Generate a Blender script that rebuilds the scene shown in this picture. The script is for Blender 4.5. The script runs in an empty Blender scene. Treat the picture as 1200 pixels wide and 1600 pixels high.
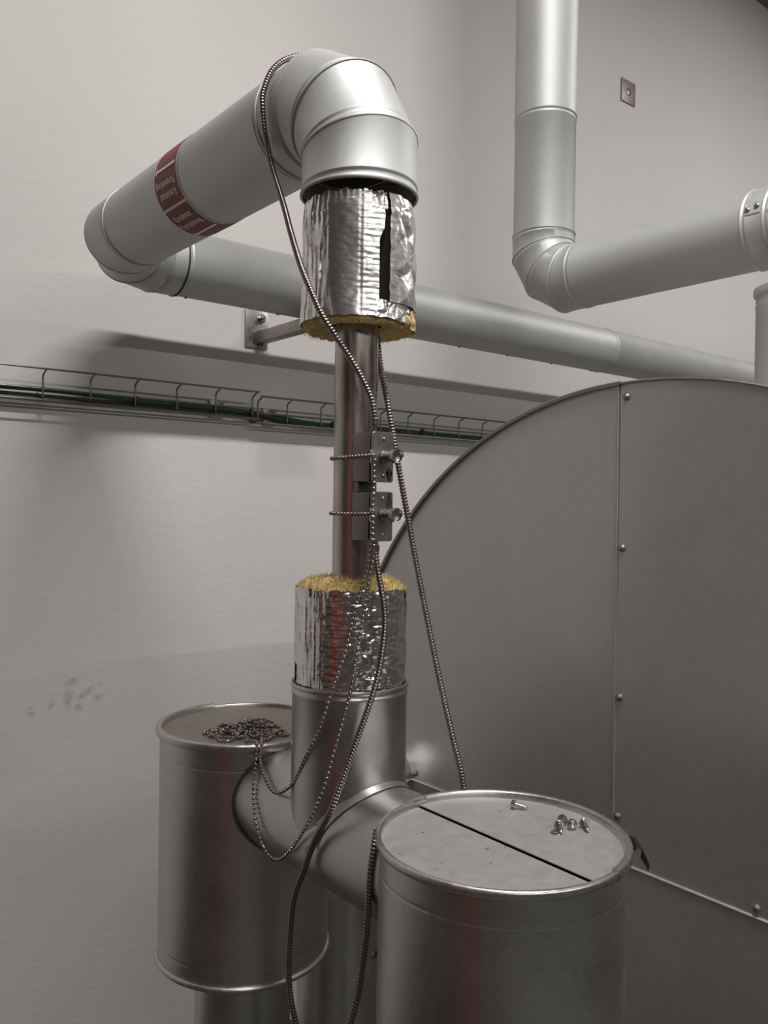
import bpy, bmesh, math, random
from mathutils import Vector, Matrix, noise

# ------------------------------------------------------------------ camera, world, light, exposure
H = 1.75                                   # eye height: all z values below are measured from here
PI = math.pi
sc = bpy.context.scene
COL = sc.collection

cam_d = bpy.data.cameras.new('camera')
cam = bpy.data.objects.new('camera', cam_d)
COL.objects.link(cam)
sc.camera = cam
F, PITCH, ROLL, YAW = 1306.05, 8.49994e-3, 1.450222e-2, 0.6794862
cam_d.sensor_fit = 'VERTICAL'
cam_d.sensor_height = 32.0
cam_d.lens = F / 1600.0 * 32.0
cam_d.clip_start = 0.01
_d = Vector((math.sin(YAW) * math.cos(PITCH), math.cos(YAW) * math.cos(PITCH), -math.sin(PITCH)))
_r = Vector((math.cos(YAW), -math.sin(YAW), 0))
_u = _r.cross(_d)
_r2 = math.cos(ROLL) * _r + math.sin(ROLL) * _u
_u2 = -math.sin(ROLL) * _r + math.cos(ROLL) * _u
cam.matrix_world = Matrix(((_r2.x, _u2.x, -_d.x, 0), (_r2.y, _u2.y, -_d.y, 0), (_r2.z, _u2.z, -_d.z, H), (0, 0, 0, 1)))

world = bpy.data.worlds.new('world')
sc.world = world
world.use_nodes = True
world.node_tree.nodes['Background'].inputs[0].default_value = (0.9, 0.95, 1.0, 1)
world.node_tree.nodes['Background'].inputs[1].default_value = 0.05

sc.view_settings.view_transform = 'Standard'
sc.view_settings.look = 'None'
sc.view_settings.gamma = 1.0
sc.view_settings.use_curve_mapping = False
sc.view_settings.exposure = 0.0

CEIL = 2.86
# lamps: (x, y, length, watts, drop below ceiling, tilt towards the white wall)
LAMPS = [(0.72, 0.14, 1.25, 88.0, 0.10, 8.0), (4.6, 0.14, 1.45, 70.0, 0.10, 8.0), (0.5, -4.2, 7.0, 240.0, 0.0, 0.0)]  # second lamp is unseen, added to brighten the right of the wall

# ------------------------------------------------------------------ helpers
def V3(p): return Vector(p)

ORIGIN = {}

def tag(o, label, cat, group=None):
    o['label'] = label
    o['category'] = cat
    if group: o['group'] = group
    return o

def thing(name, label, cat, at, group=None):
    o = bpy.data.objects.new(name, None)
    o.empty_display_size = 0.05
    COL.objects.link(o)
    o.location = (at[0], at[1], at[2] + H)
    ORIGIN[o.name] = Vector(at)
    return tag(o, label, cat, group)

def root_origin(o):
    while o.parent: o = o.parent
    return ORIGIN[o.name]

def obj(name, bm, mat, parent=None, at=None, sharp=32, smooth=True):
    """link a bmesh given in camera-height coordinates as one mesh object"""
    bm.normal_update()
    if smooth:
        ca = math.radians(sharp)
        for f in bm.faces: f.smooth = True
        for e in bm.edges:
            if len(e.link_faces) == 2:
                e.smooth = e.calc_face_angle(0) < ca
    me = bpy.data.meshes.new(name)
    if parent is not None: org = root_origin(parent)
    else: org = Vector(at) if at is not None else Vector((0, 0, 0))
    bmesh.ops.translate(bm, verts=bm.verts, vec=-org)
    bm.to_mesh(me)
    bm.free()
    if isinstance(mat, (list, tuple)):
        for m in mat: me.materials.append(m)
    else: me.materials.append(mat)
    o = bpy.data.objects.new(name, me)
    COL.objects.link(o)
    if parent is not None: o.parent = parent
    else:
        o.location = (org.x, org.y, org.z + H)
        ORIGIN[o.name] = org
    return o

def inst(name, me, parent, at, rot=None):
    """a copy that shares mesh data, placed as child of a thing"""
    o = bpy.data.objects.new(name, me)
    COL.objects.link(o)
    o.parent = parent
    o.location = Vector(at) - root_origin(parent)
    if rot is not None: o.rotation_euler = rot
    return o

def struct(name, bm, mat, at=None):
    o = obj(name, bm, mat, None, at, smooth=False)
    o['kind'] = 'structure'
    return o

def catmull(pts, step):
    pts = [Vector(p) for p in pts]
    P = [pts[0] * 2 - pts[1]] + pts + [pts[-1] * 2 - pts[-2]]
    dense = []
    for i in range(1, len(P) - 2):
        for k in range(16):
            t = k / 16
            a, b, c, d = P[i - 1], P[i], P[i + 1], P[i + 2]
            dense.append(0.5 * ((2 * b) + (-a + c) * t + (2 * a - 5 * b + 4 * c - d) * t * t + (-a + 3 * b - 3 * c + d) * t ** 3))
    dense.append(pts[-1])
    return resample(dense, step)

def resample(dense, step):
    out = [dense[0].copy()]
    acc = 0.0
    for a, b in zip(dense, dense[1:]):
        L = (b - a).length
        if L < 1e-9: continue
        pos = step - acc
        while pos <= L:
            out.append(a.lerp(b, pos / L))
            pos += step
        acc = (acc + L) % step
    return out

def frames(path):
    n = len(path)
    T = []
    for i in range(n):
        a = path[max(i - 1, 0)]; b = path[min(i + 1, n - 1)]
        T.append((b - a).normalized())
    up = Vector((0, 0, 1)) if abs(T[0].z) < 0.9 else Vector((1, 0, 0))
    N = (up - T[0] * up.dot(T[0])).normalized()
    out = []
    for i in range(n):
        N = (N - T[i] * N.dot(T[i])).normalized()
        out.append((path[i], T[i], N, T[i].cross(N)))
    return out

def tube(bm, path, rad, seg=10, caps=True):
    """sweep; rad = number or list per point"""
    fr = frames([Vector(p) for p in path])
    rings = []
    for i, (p, t, n, b) in enumerate(fr):
        r = rad[i] if isinstance(rad, (list, tuple)) else rad
        rings.append([bm.verts.new(p + (n * math.cos(2 * PI * k / seg) + b * math.sin(2 * PI * k / seg)) * r) for k in range(seg)])
    for a, b in zip(rings, rings[1:]):
        for k in range(seg):
            bm.faces.new((a[k], a[(k + 1) % seg], b[(k + 1) % seg], b[k]))
    if caps:
        bm.faces.new(rings[0][::-1]); bm.faces.new(rings[-1])
    return rings

def box(bm, lo, hi, bevel=0.0):
    g = bmesh.ops.create_cube(bm, size=1.0)
    vs = g['verts']
    for v in vs:
        v.co = Vector([lo[i] + (v.co[i] + 0.5) * (hi[i] - lo[i]) for i in range(3)])
    if bevel > 0:
        es = list({e for v in vs for e in v.link_edges})
        bmesh.ops.bevel(bm, geom=es, offset=bevel, segments=2, affect='EDGES', profile=0.5)

def lathe(bm, prof, origin, axis='Z', seg=96, a0=0.0, a1=2 * PI, caps=False):
    """prof = [(radius, along)]; axis Z, X or Y"""
    full = abs(a1 - a0 - 2 * PI) < 1e-6
    n = seg if full else seg + 1
    O = Vector(origin)
    def pt(r, h, a):
        c, s = math.cos(a) * r, math.sin(a) * r
        if axis == 'Z': return O + Vector((c, s, h))
        if axis == 'Y': return O + Vector((c, h, s))
        return O + Vector((h, c, s))
    rings = []
    for r, h in prof:
        if r < 1e-7 and full:
            rings.append([bm.verts.new(pt(0, h, 0))])
        else:
            rings.append([bm.verts.new(pt(r, h, a0 + (a1 - a0) * k / seg)) for k in range(n)])
    m = seg
    for A, B in zip(rings, rings[1:]):
        for k in range(m):
            k2 = (k + 1) % n
            if len(A) == 1 and len(B) == 1: continue
            if len(A) == 1: bm.faces.new((A[0], B[k], B[k2]))
            elif len(B) == 1: bm.faces.new((A[k], B[0], A[k2]))
            else: bm.faces.new((A[k], B[k], B[k2], A[k2]))
    if caps and not full:
        bm.faces.new([R[0] for R in rings]); bm.faces.new([R[-1] for R in rings][::-1])
    return rings

def fix(bm):
    bmesh.ops.recalc_face_normals(bm, faces=bm.faces)
    return bm

# ------------------------------------------------------------------ materials
def mat(name):
    m = bpy.data.materials.new(name)
    m.use_nodes = True
    nt = m.node_tree
    return m, nt, nt.nodes['Principled BSDF']

def N(nt, typ, **kw):
    n = nt.nodes.new(typ)
    for k, v in kw.items():
        if k in n.inputs: n.inputs[k].default_value = v
        else: setattr(n, k, v)
    return n

def coords(nt, scale=(1, 1, 1)):
    tc = N(nt, 'ShaderNodeTexCoord')
    mp = N(nt, 'ShaderNodeMapping')
    mp.inputs['Scale'].default_value = scale
    nt.links.new(tc.outputs['Object'], mp.inputs['Vector'])
    return mp.outputs['Vector']

def ramp(nt, fac, stops):
    r = N(nt, 'ShaderNodeValToRGB')
    el = r.color_ramp.elements
    while len(el) < len(stops): el.new(0.5)
    for e, (p, c) in zip(el, stops):
        e.position = p
        e.color = c if len(c) == 4 else (*c, 1)
    nt.links.new(fac, r.inputs['Fac'])
    return r.outputs['Color']

def g3(v): return (v, v, v)

def metal(name, base, rough, rough_var=0.08, spangle=0.05, scale=60, bump=0.0, stretch=(1, 1, 1), tint=1.0, bscale=None, metallic=1.0):
    m, nt, b = mat(name)
    vec = coords(nt, stretch)
    n1 = N(nt, 'ShaderNodeTexNoise', Scale=scale, Detail=4.0, Roughness=0.6)
    n2 = N(nt, 'ShaderNodeTexNoise', Scale=scale * 0.07, Detail=3.0)
    nt.links.new(vec, n1.inputs['Vector']); nt.links.new(vec, n2.inputs['Vector'])
    mixf = N(nt, 'ShaderNodeMath', operation='ADD')
    nt.links.new(n1.outputs['Fac'], mixf.inputs[0]); nt.links.new(n2.outputs['Fac'], mixf.inputs[1])
    half = N(nt, 'ShaderNodeMath', operation='MULTIPLY'); half.inputs[1].default_value = 0.5
    nt.links.new(mixf.outputs[0], half.inputs[0])
    lo = tuple(c * (1 - spangle * 2) for c in base); hi = tuple(min(1, c * (1 + spangle * 2)) for c in base)
    nt.links.new(ramp(nt, half.outputs[0], [(0.3, lo), (0.7, hi)]), b.inputs['Base Color'])
    rr = N(nt, 'ShaderNodeMapRange')
    rr.inputs['From Min'].default_value = 0.3; rr.inputs['From Max'].default_value = 0.7
    rr.inputs['To Min'].default_value = rough - rough_var; rr.inputs['To Max'].default_value = rough + rough_var
    nt.links.new(half.outputs[0], rr.inputs['Value'])
    nt.links.new(rr.outputs[0], b.inputs['Roughness'])
    b.inputs['Metallic'].default_value = metallic
    if bump > 0:
        bp = N(nt, 'ShaderNodeBump', Strength=bump, Distance=0.001)
        n3 = N(nt, 'ShaderNodeTexNoise', Scale=bscale or scale * 2, Detail=3.0)
        nt.links.new(vec, n3.inputs['Vector'])
        nt.links.new(n3.outputs['Fac'], bp.inputs['Height'])
        nt.links.new(bp.outputs['Normal'], b.inputs['Normal'])
    return m

def plain(name, col, rough=0.5, metallic=0.0, var=0.06, scale=40, bump=0.0):
    m, nt, b = mat(name)
    vec = coords(nt)
    n1 = N(nt, 'ShaderNodeTexNoise', Scale=scale, Detail=4.0)
    nt.links.new(vec, n1.inputs['Vector'])
    lo = tuple(c * (1 - var) for c in col); hi = tuple(min(1, c * (1 + var)) for c in col)
    nt.links.new(ramp(nt, n1.outputs['Fac'], [(0.3, lo), (0.7, hi)]), b.inputs['Base Color'])
    b.inputs['Roughness'].default_value = rough
    b.inputs['Metallic'].default_value = metallic
    if bump:
        bp = N(nt, 'ShaderNodeBump', Strength=bump, Distance=0.002)
        nt.links.new(n1.outputs['Fac'], bp.inputs['Height'])
        nt.links.new(bp.outputs['Normal'], b.inputs['Normal'])
    return m

M = {}
M['jacket'] = metal('sheet_metal', (0.49, 0.49, 0.485), 0.58, 0.04, 0.03, 90, 0.04, metallic=0.62)
M['drum'] = metal('drum_metal', (0.55, 0.54, 0.525), 0.36, 0.05, 0.06, 120, 0.05)
M['tank'] = metal('tank_metal', (0.56, 0.55, 0.535), 0.48, 0.05, 0.04, 70, 0.03, metallic=0.88)
M['rim'] = metal('rim_metal', (0.58, 0.56, 0.54), 0.36, 0.08, 0.08, 140, 0.06)
M['bolt'] = metal('bolt_metal', (0.48, 0.46, 0.44), 0.28, 0.08, 0.08, 200)
M['conduit'] = metal('conduit_metal', (0.27, 0.24, 0.225), 0.32, 0.06, 0.08, 150)
M['chain'] = metal('chain_metal', (0.32, 0.285, 0.265), 0.26, 0.06, 0.06, 150)
M['box'] = metal('housing_metal', (0.19, 0.175, 0.165), 0.40, 0.06, 0.05, 120)
M['plate'] = metal('bracket_metal', (0.34, 0.32, 0.305), 0.42, 0.08, 0.1, 60)
M['tray'] = metal('tray_wire', (0.25, 0.245, 0.23), 0.45, 0.05, 0.05, 120)
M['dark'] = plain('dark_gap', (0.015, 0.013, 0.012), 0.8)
M['black'] = plain('black_plastic', (0.02, 0.02, 0.02), 0.5)
M['green'] = plain('green_cable', (0.012, 0.06, 0.028), 0.5)
M['greydark'] = plain('dark_cable', (0.03, 0.04, 0.035), 0.5)
M['mark'] = plain('dark_print', (0.02, 0.02, 0.02), 0.6)
M['wool'] = plain('mineral_wool', (0.60, 0.44, 0.19), 1.0, 0, 0.25, 140, 0.8)
M['fibre'] = plain('wool_fibre', (0.58, 0.45, 0.20), 1.0, 0, 0.15, 60)
M['red'] = plain('label_red', (0.20, 0.028, 0.022), 0.55, 0, 0.08, 30)
M['white'] = plain('label_white', (0.85, 0.73, 0.68), 0.55, 0, 0.05, 30)
M['floor'] = plain('floor_concrete', (0.05, 0.048, 0.045), 0.55, 0, 0.2, 6)
M['ceiling'] = plain('ceiling_paint', (0.20, 0.165, 0.15), 0.8, 0, 0.06, 8)
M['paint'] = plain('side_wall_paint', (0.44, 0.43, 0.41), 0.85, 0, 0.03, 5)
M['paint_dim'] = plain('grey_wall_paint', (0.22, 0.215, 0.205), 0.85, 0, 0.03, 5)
M['lamp_body'] = plain('lamp_body', (0.7, 0.7, 0.7), 0.5)
M['shirt'] = plain('red_cloth', (0.45, 0.04, 0.03), 0.9, 0, 0.1, 30)
M['skin'] = plain('skin', (0.50, 0.30, 0.22), 0.6)
M['jeans'] = plain('dark_cloth', (0.03, 0.035, 0.05), 0.9)
M['hair'] = plain('hair', (0.04, 0.025, 0.018), 0.7)

# lid sheet: dusty, duller than the shells
def make_lid(name, base, dust, rough):
    m, nt, b = mat(name)
    vec = coords(nt)
    n1 = N(nt, 'ShaderNodeTexNoise', Scale=9.0, Detail=6.0, Roughness=0.62)
    n2 = N(nt, 'ShaderNodeTexNoise', Scale=55.0, Detail=3.0)
    nt.links.new(vec, n1.inputs['Vector']); nt.links.new(vec, n2.inputs['Vector'])
    sp = N(nt, 'ShaderNodeTexNoise', Scale=95.0, Detail=2.0)
    nt.links.new(vec, sp.inputs['Vector'])
    spk = ramp(nt, sp.outputs['Fac'], [(0.0, (0, 0, 0)), (0.71, (0, 0, 0)), (0.76, (1, 1, 1))])
    mxs = N(nt, 'ShaderNodeMixRGB'); mxs.inputs['Color2'].default_value = (0.10, 0.09, 0.08, 1)
    nt.links.new(spk, mxs.inputs['Fac'])
    nt.links.new(ramp(nt, n1.outputs['Fac'], [(0.25, base), (0.75, dust)]), mxs.inputs['Color1'])
    nt.links.new(mxs.outputs['Color'], b.inputs['Base Color'])
    mr = N(nt, 'ShaderNodeMapRange')
    mr.inputs['From Min'].default_value = 0.3; mr.inputs['From Max'].default_value = 0.7
    mr.inputs['To Min'].default_value = rough - 0.08; mr.inputs['To Max'].default_value = rough + 0.08
    nt.links.new(n2.outputs['Fac'], mr.inputs['Value'])
    nt.links.new(mr.outputs[0], b.inputs['Roughness'])
    b.inputs['Metallic'].default_value = 0.55
    return m
M['lid'] = make_lid('lid_metal', (0.36, 0.352, 0.338), (0.42, 0.41, 0.395), 0.55)
M['lid_brown'] = make_lid('dusty_lid_metal', (0.28, 0.25, 0.222), (0.34, 0.305, 0.272), 0.60)

def make_steel():
    m, nt, b = mat('stainless_pipe')
    vec = coords(nt, (1, 1, 0.12))
    n1 = N(nt, 'ShaderNodeTexNoise', Scale=70.0, Detail=5.0, Roughness=0.6)
    v2 = coords(nt, (1, 1, 0.5))
    n2 = N(nt, 'ShaderNodeTexNoise', Scale=14.0, Detail=4.0, Roughness=0.6)
    nt.links.new(vec, n1.inputs['Vector']); nt.links.new(v2, n2.inputs['Vector'])
    c = ramp(nt, n2.outputs['Fac'], [(0.30, (0.36, 0.29, 0.25)), (0.5, (0.50, 0.45, 0.41)), (0.72, (0.60, 0.585, 0.56))])
    nt.links.new(c, b.inputs['Base Color'])
    mr = N(nt, 'ShaderNodeMapRange')
    mr.inputs['From Min'].default_value = 0.3; mr.inputs['From Max'].default_value = 0.7
    mr.inputs['To Min'].default_value = 0.16; mr.inputs['To Max'].default_value = 0.36
    nt.links.new(n1.outputs['Fac'], mr.inputs['Value'])
    nt.links.new(mr.outputs[0], b.inputs['Roughness'])
    b.inputs['Metallic'].default_value = 1.0
    return m
M['steel'] = make_steel()

def make_foil(name, rough, cell, fine):
    m, nt, b = mat(name)
    b.inputs['Base Color'].default_value = (0.78, 0.765, 0.745, 1)
    b.inputs['Metallic'].default_value = 1.0
    b.inputs['Roughness'].default_value = rough
    vec = coords(nt)
    vo = N(nt, 'ShaderNodeTexVoronoi', Scale=58.0)
    vo.feature = 'F1'
    wv = coords(nt, (0.22, 0.22, 1.0))
    n1 = N(nt, 'ShaderNodeTexNoise', Scale=300.0, Detail=2.0, Roughness=0.6)
    n0 = N(nt, 'ShaderNodeTexNoise', Scale=40.0, Detail=3.0)
    nt.links.new(vec, n0.inputs['Vector'])
    mx = N(nt, 'ShaderNodeMixRGB'); mx.inputs['Fac'].default_value = 0.06
    nt.links.new(vec, mx.inputs['Color1']); nt.links.new(n0.outputs['Color'], mx.inputs['Color2'])
    nt.links.new(mx.outputs['Color'], vo.inputs['Vector'])
    nt.links.new(wv, n1.inputs['Vector'])
    b1 = N(nt, 'ShaderNodeBump', Strength=fine, Distance=0.0012)
    b2 = N(nt, 'ShaderNodeBump', Strength=cell, Distance=0.003)
    nt.links.new(n1.outputs['Fac'], b1.inputs['Height'])
    nt.links.new(vo.outputs['Distance'], b2.inputs['Height'])
    nt.links.new(b1.outputs['Normal'], b2.inputs['Normal'])
    nt.links.new(b2.outputs['Normal'], b.inputs['Normal'])
    return m
M['foil'] = make_foil('aluminium_foil', 0.32, 0.05, 0.25)
M['foil_rough'] = make_foil('crumpled_foil', 0.20, 0.25, 0.20)


def make_wall():
    m, nt, b = mat('white_plaster')
    vec = coords(nt)
    n1 = N(nt, 'ShaderNodeTexNoise', Scale=1.3, Detail=4.0)
    nt.links.new(vec, n1.inputs['Vector'])
    base = ramp(nt, n1.outputs['Fac'], [(0.3, (0.605, 0.580, 0.560)), (0.7, (0.64, 0.615, 0.594))])
    # hand-size scuff marks with soft edges (dirt), wall coordinates x, z
    scuff = None
    SC = [(0.800, -0.512, 0.030, 0.016, 0.2), (0.790, -0.555, 0.022, 0.050, -0.2), (0.845, -0.545, 0.060, 0.016, 0.5),
          (0.745, -0.565, 0.012, 0.040, -0.4), (0.875, -0.565, 0.022, 0.016, 0.5), (0.690, -0.580, 0.014, 0.024, 0.3), (0.820, -0.585, 0.018, 0.022, 0.0)]
    sep = N(nt, 'ShaderNodeTexNoise', Scale=55.0, Detail=4.0, Roughness=0.7)
    nt.links.new(vec, sep.inputs['Vector'])
    for (x, z, rx, rz, rot) in SC:
        tc = N(nt, 'ShaderNodeTexCoord')
        mp = N(nt, 'ShaderNodeMapping'); mp.vector_type = 'TEXTURE'
        mp.inputs['Location'].default_value = (x, 0, z)
        mp.inputs['Rotation'].default_value = (0, -rot, 0)
        mp.inputs['Scale'].default_value = (rx, 1000.0, rz)
        nt.links.new(tc.outputs['Object'], mp.inputs['Vector'])
        ln = N(nt, 'ShaderNodeVectorMath', operation='LENGTH')
        nt.links.new(mp.outputs['Vector'], ln.inputs[0])
        mr = N(nt, 'ShaderNodeMapRange'); mr.interpolation_type = 'SMOOTHSTEP'
        mr.inputs['From Min'].default_value = 0.1; mr.inputs['From Max'].default_value = 1.0
        mr.inputs['To Min'].default_value = 1.0; mr.inputs['To Max'].default_value = 0.0
        nt.links.new(ln.outputs['Value'], mr.inputs['Value'])
        if scuff is None: scuff = mr.outputs[0]
        else:
            mx = N(nt, 'ShaderNodeMath', operation='MAXIMUM')
            nt.links.new(scuff, mx.inputs[0]); nt.links.new(mr.outputs[0], mx.inputs[1])
            scuff = mx.outputs[0]
    ns = N(nt, 'ShaderNodeMapRange')
    ns.inputs['From Min'].default_value = 0.36; ns.inputs['From Max'].default_value = 0.60
    nt.links.new(sep.outputs['Fac'], ns.inputs['Value'])
    ml = N(nt, 'ShaderNodeMath', operation='MULTIPLY')
    nt.links.new(scuff, ml.inputs[0]); nt.links.new(ns.outputs[0], ml.inputs[1])
    m2 = N(nt, 'ShaderNodeMath', operation='MULTIPLY'); m2.inputs[1].default_value = 0.6
    nt.links.new(ml.outputs[0], m2.inputs[0])
    mix = N(nt, 'ShaderNodeMixRGB'); mix.inputs['Color2'].default_value = (0.25, 0.235, 0.22, 1)
    nt.links.new(m2.outputs[0], mix.inputs['Fac']); nt.links.new(base, mix.inputs['Color1'])
    nt.links.new(mix.outputs['Color'], b.inputs['Base Color'])
    b.inputs['Roughness'].default_value = 0.8
    v2 = coords(nt, (0.7, 1, 1.3))
    nb = N(nt, 'ShaderNodeTexNoise', Scale=42.0, Detail=5.0, Roughness=0.6)
    nt.links.new(v2, nb.inputs['Vector'])
    bp = N(nt, 'ShaderNodeBump', Strength=0.32, Distance=0.004)
    nt.links.new(nb.outputs['Fac'], bp.inputs['Height'])
    nt.links.new(bp.outputs['Normal'], b.inputs['Normal'])
    return m
M['wall'] = make_wall()

# ------------------------------------------------------------------ the room
WY = 2.38
def slab(lo, hi):
    bm = bmesh.new(); box(bm, lo, hi); return bm
struct('wall_back', slab((-6, WY, -H), (9, WY + 0.2, CEIL)), M['wall'])
struct('floor', slab((-6.2, -9, -H - 0.2), (9.2, WY + 0.2, -H)), M['floor'])
struct('ceiling', slab((-6.2, -9, CEIL), (9.2, WY + 0.2, CEIL + 0.2)), M['ceiling'])
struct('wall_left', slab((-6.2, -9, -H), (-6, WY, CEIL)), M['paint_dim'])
struct('wall_right', slab((9, -9, -H), (9.2, WY, CEIL)), M['paint'])
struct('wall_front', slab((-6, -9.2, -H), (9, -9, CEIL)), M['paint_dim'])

for i, (x, y, L, w, drop, tilt) in enumerate(LAMPS):
    lab = ('short slim hanging lamp straight above the foil wrapped pipe', 'added unseen hanging lamp above the far end of the tank', 'long continuous row of ceiling lamps farther from the white wall')[i]
    zl = CEIL - drop
    t = thing('ceiling_lamp', lab, 'lamp', (x, y, zl))
    bm = bmesh.new(); box(bm, (x - L / 2 - 0.02, y - 0.07, zl - 0.075), (x + L / 2 + 0.02, y + 0.07, zl - 0.0005), 0.006)
    lb = obj('lamp_body', bm, M['lamp_body'], t)
    if drop:
        for sx in (-0.35, 0.35):
            bm = bmesh.new(); tube(bm, [(x + sx * L, y, zl - 0.01), (x + sx * L, y, CEIL - 0.001)], 0.006, 8); fix(bm)
            obj('hanger', bm, M['lamp_body'], t)
    lb.rotation_euler = (math.radians(tilt), 0, 0)
    ld = bpy.data.lights.new('tube_light', 'AREA')
    ld.shape = 'RECTANGLE'; ld.size = L; ld.size_y = 0.09
    ld.energy = w; ld.color = (1.0, 0.98, 0.955)
    lo = bpy.data.objects.new('tube_light', ld); COL.objects.link(lo)
    lo.parent = lb; lo.location = (0, 0, -0.079)

# ------------------------------------------------------------------ pipe jackets
SEG = 64
def ring_at(P, u, v, r, off=0.0):
    return [Vector(P) + (Vector(u) * math.cos(2 * PI * k / SEG) + Vector(v) * math.sin(2 * PI * k / SEG)) * (r + off) for k in range(SEG)]

def segment(name, R1, R2, mat_, parent, bead1=True, bead2=False, lift=0.0):
    """sheet-metal sleeve between two rings (lists of points), with a rolled swage at its ends"""
    bm = bmesh.new()
    c1 = sum(R1, Vector()) / SEG; c2 = sum(R2, Vector()) / SEG
    L = (c2 - c1).length
    st = [(0.0, 0.0)]
    if bead1:
        st = [(0.0, -0.0012), (0.0004, 0.0016), (0.0022, 0.0026), (0.0042, 0.0016), (0.0056, 0.0), (0.0105, 0.0), (0.0118, 0.0011), (0.0134, 0.0011), (0.0148, 0.0)]
    en = [(L, 0.0)]
    if bead2:
        en = [(L - 0.0148, 0), (L - 0.0134, 0.0011), (L - 0.0118, 0.0011), (L - 0.0105, 0), (L - 0.0056, 0), (L - 0.0042, 0.0016), (L - 0.0022, 0.0026), (L - 0.0004, 0.0016), (L, -0.0012)]
    rr = (R1[0] - c1).length
    rows = []
    for s, off in st + en:
        t = min(max(s / L, 0), 1)
        row = []
        for a, b in zip(R1, R2):
            q = a.lerp(b, t); c = c1.lerp(c2, t)
            row.append(bm.verts.new(c + (q - c) * (1 + (off + lift) / rr)))
        rows.append(row)
    for A, B in zip(rows, rows[1:]):
        for k in range(SEG):
            bm.faces.new((A[k], A[(k + 1) % SEG], B[(k + 1) % SEG], B[k]))
    fix(bm)
    return obj(name, bm, mat_, parent, sharp=50)

def elbow(C, a, b, Rb, n, r, l1, l2):
    """rings of a mitred elbow turning from travel direction a into b"""
    C, a, b = Vector(C), Vector(a), Vector(b)
    side = a.cross(b)
    th = PI / 2 / n
    out = []
    S = C - b * Rb
    out.append(ring_at(S - a * l1, -b, side, r))
    for i in range(n):
        an = th * (i + 0.5)
        rad = (-b * math.cos(an) + a * math.sin(an)) / math.cos(th / 2)
        out.append(ring_at(C + rad * Rb, rad, side, r))
    out.append(ring_at(C + a * Rb + b * l2, a, side, r))
    return out

R0 = 0.0885
X0, Y0, ZR = 0.778, 1.035, 0.641
RB1 = 0.138
YL, RB2 = 2.10, 0.17
A_ = (X0, Y0 + RB1, ZR - RB1)
pipe1 = thing('insulated_pipe', 'grey clad pipe with mitred elbow on top and red lettered band', 'pipe', (X0, Y0, 0.47))
el1 = elbow(A_, (0, 0, 1), (0, 1, 0), RB1, 3, R0, 0.03, 0.028)
el1[0] = ring_at((X0, Y0, 0.470), -Vector((0, 1, 0)), Vector((0, 0, 1)).cross(Vector((0, 1, 0))), R0)
el2 = elbow((X0 + RB2, YL - RB2, ZR), (0, 1, 0), (1, 0, 0), RB2, 3, R0, 0.05, 0.02)
# match ring starts between the elbow end and the run
def ring_like(ref, delta): return [p + Vector(delta) for p in ref]
for i in range(4):
    segment('elbow_segment', el1[i], el1[i + 1], M['jacket'], pipe1, True, False, 0.0006 if i % 2 == 0 else 0.0)
run_a = el1[4]
run_b = ring_like(run_a, (0, (YL - RB2 - 0.05) - run_a[0].y, 0))
segment('pipe_jacket', run_a, run_b, M['jacket'], pipe1, True, False)
for i in range(4):
    segment('elbow_segment', el2[i], el2[i + 1], M['jacket'], pipe1, True, False, 0.0006 if i % 2 == 0 else 0.0)

# red band with lettering -------------------------------------------------
def cyl_pt(ang, y, r): return Vector((X0 + r * math.cos(ang), y, ZR + r * math.sin(ang)))
def band(bm, a0, a1, y0, y1, r, n=40):
    lo = [bm.verts.new(cyl_pt(a0 + (a1 - a0) * k / n, y0, r)) for k in range(n + 1)]
    hi = [bm.verts.new(cyl_pt(a0 + (a1 - a0) * k / n, y1, r)) for k in range(n + 1)]
    for k in range(n): bm.faces.new((lo[k], lo[k + 1], hi[k + 1], hi[k]))
LY0, LY1 = 1.496, 1.602
bm = bmesh.new(); band(bm, 0, 2 * PI, LY0, LY1, R0 + 0.0006, 120); fix(bm)
lab = obj('label_band', bm, M['white'], pipe1)
lab['label'] = 'red and white lettered warning band'
DIV = math.radians(221)
HALF = math.radians(88)
def text_mesh(body, height, length):
    cu = bpy.data.curves.new('t', 'FONT'); cu.body = body; cu.size = 1.0; cu.resolution_u = 3; cu.offset = 0.012
    o = bpy.data.objects.new('t', cu); COL.objects.link(o)
    dg = bpy.context.evaluated_depsgraph_get()
    me = o.evaluated_get(dg).to_mesh()
    bm = bmesh.new(); bm.from_mesh(me)
    o.evaluated_get(dg).to_mesh_clear()
    bpy.data.objects.remove(o); bpy.data.curves.remove(cu)
    xs = [v.co.x for v in bm.verts]
    x0, x1 = min(xs), max(xs)
    for v in bm.verts:
        v.co.x = ((v.co.x - x0) / (x1 - x0) - 0.5) * length
        v.co.y = v.co.y / 0.72 * height
    return bm
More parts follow.
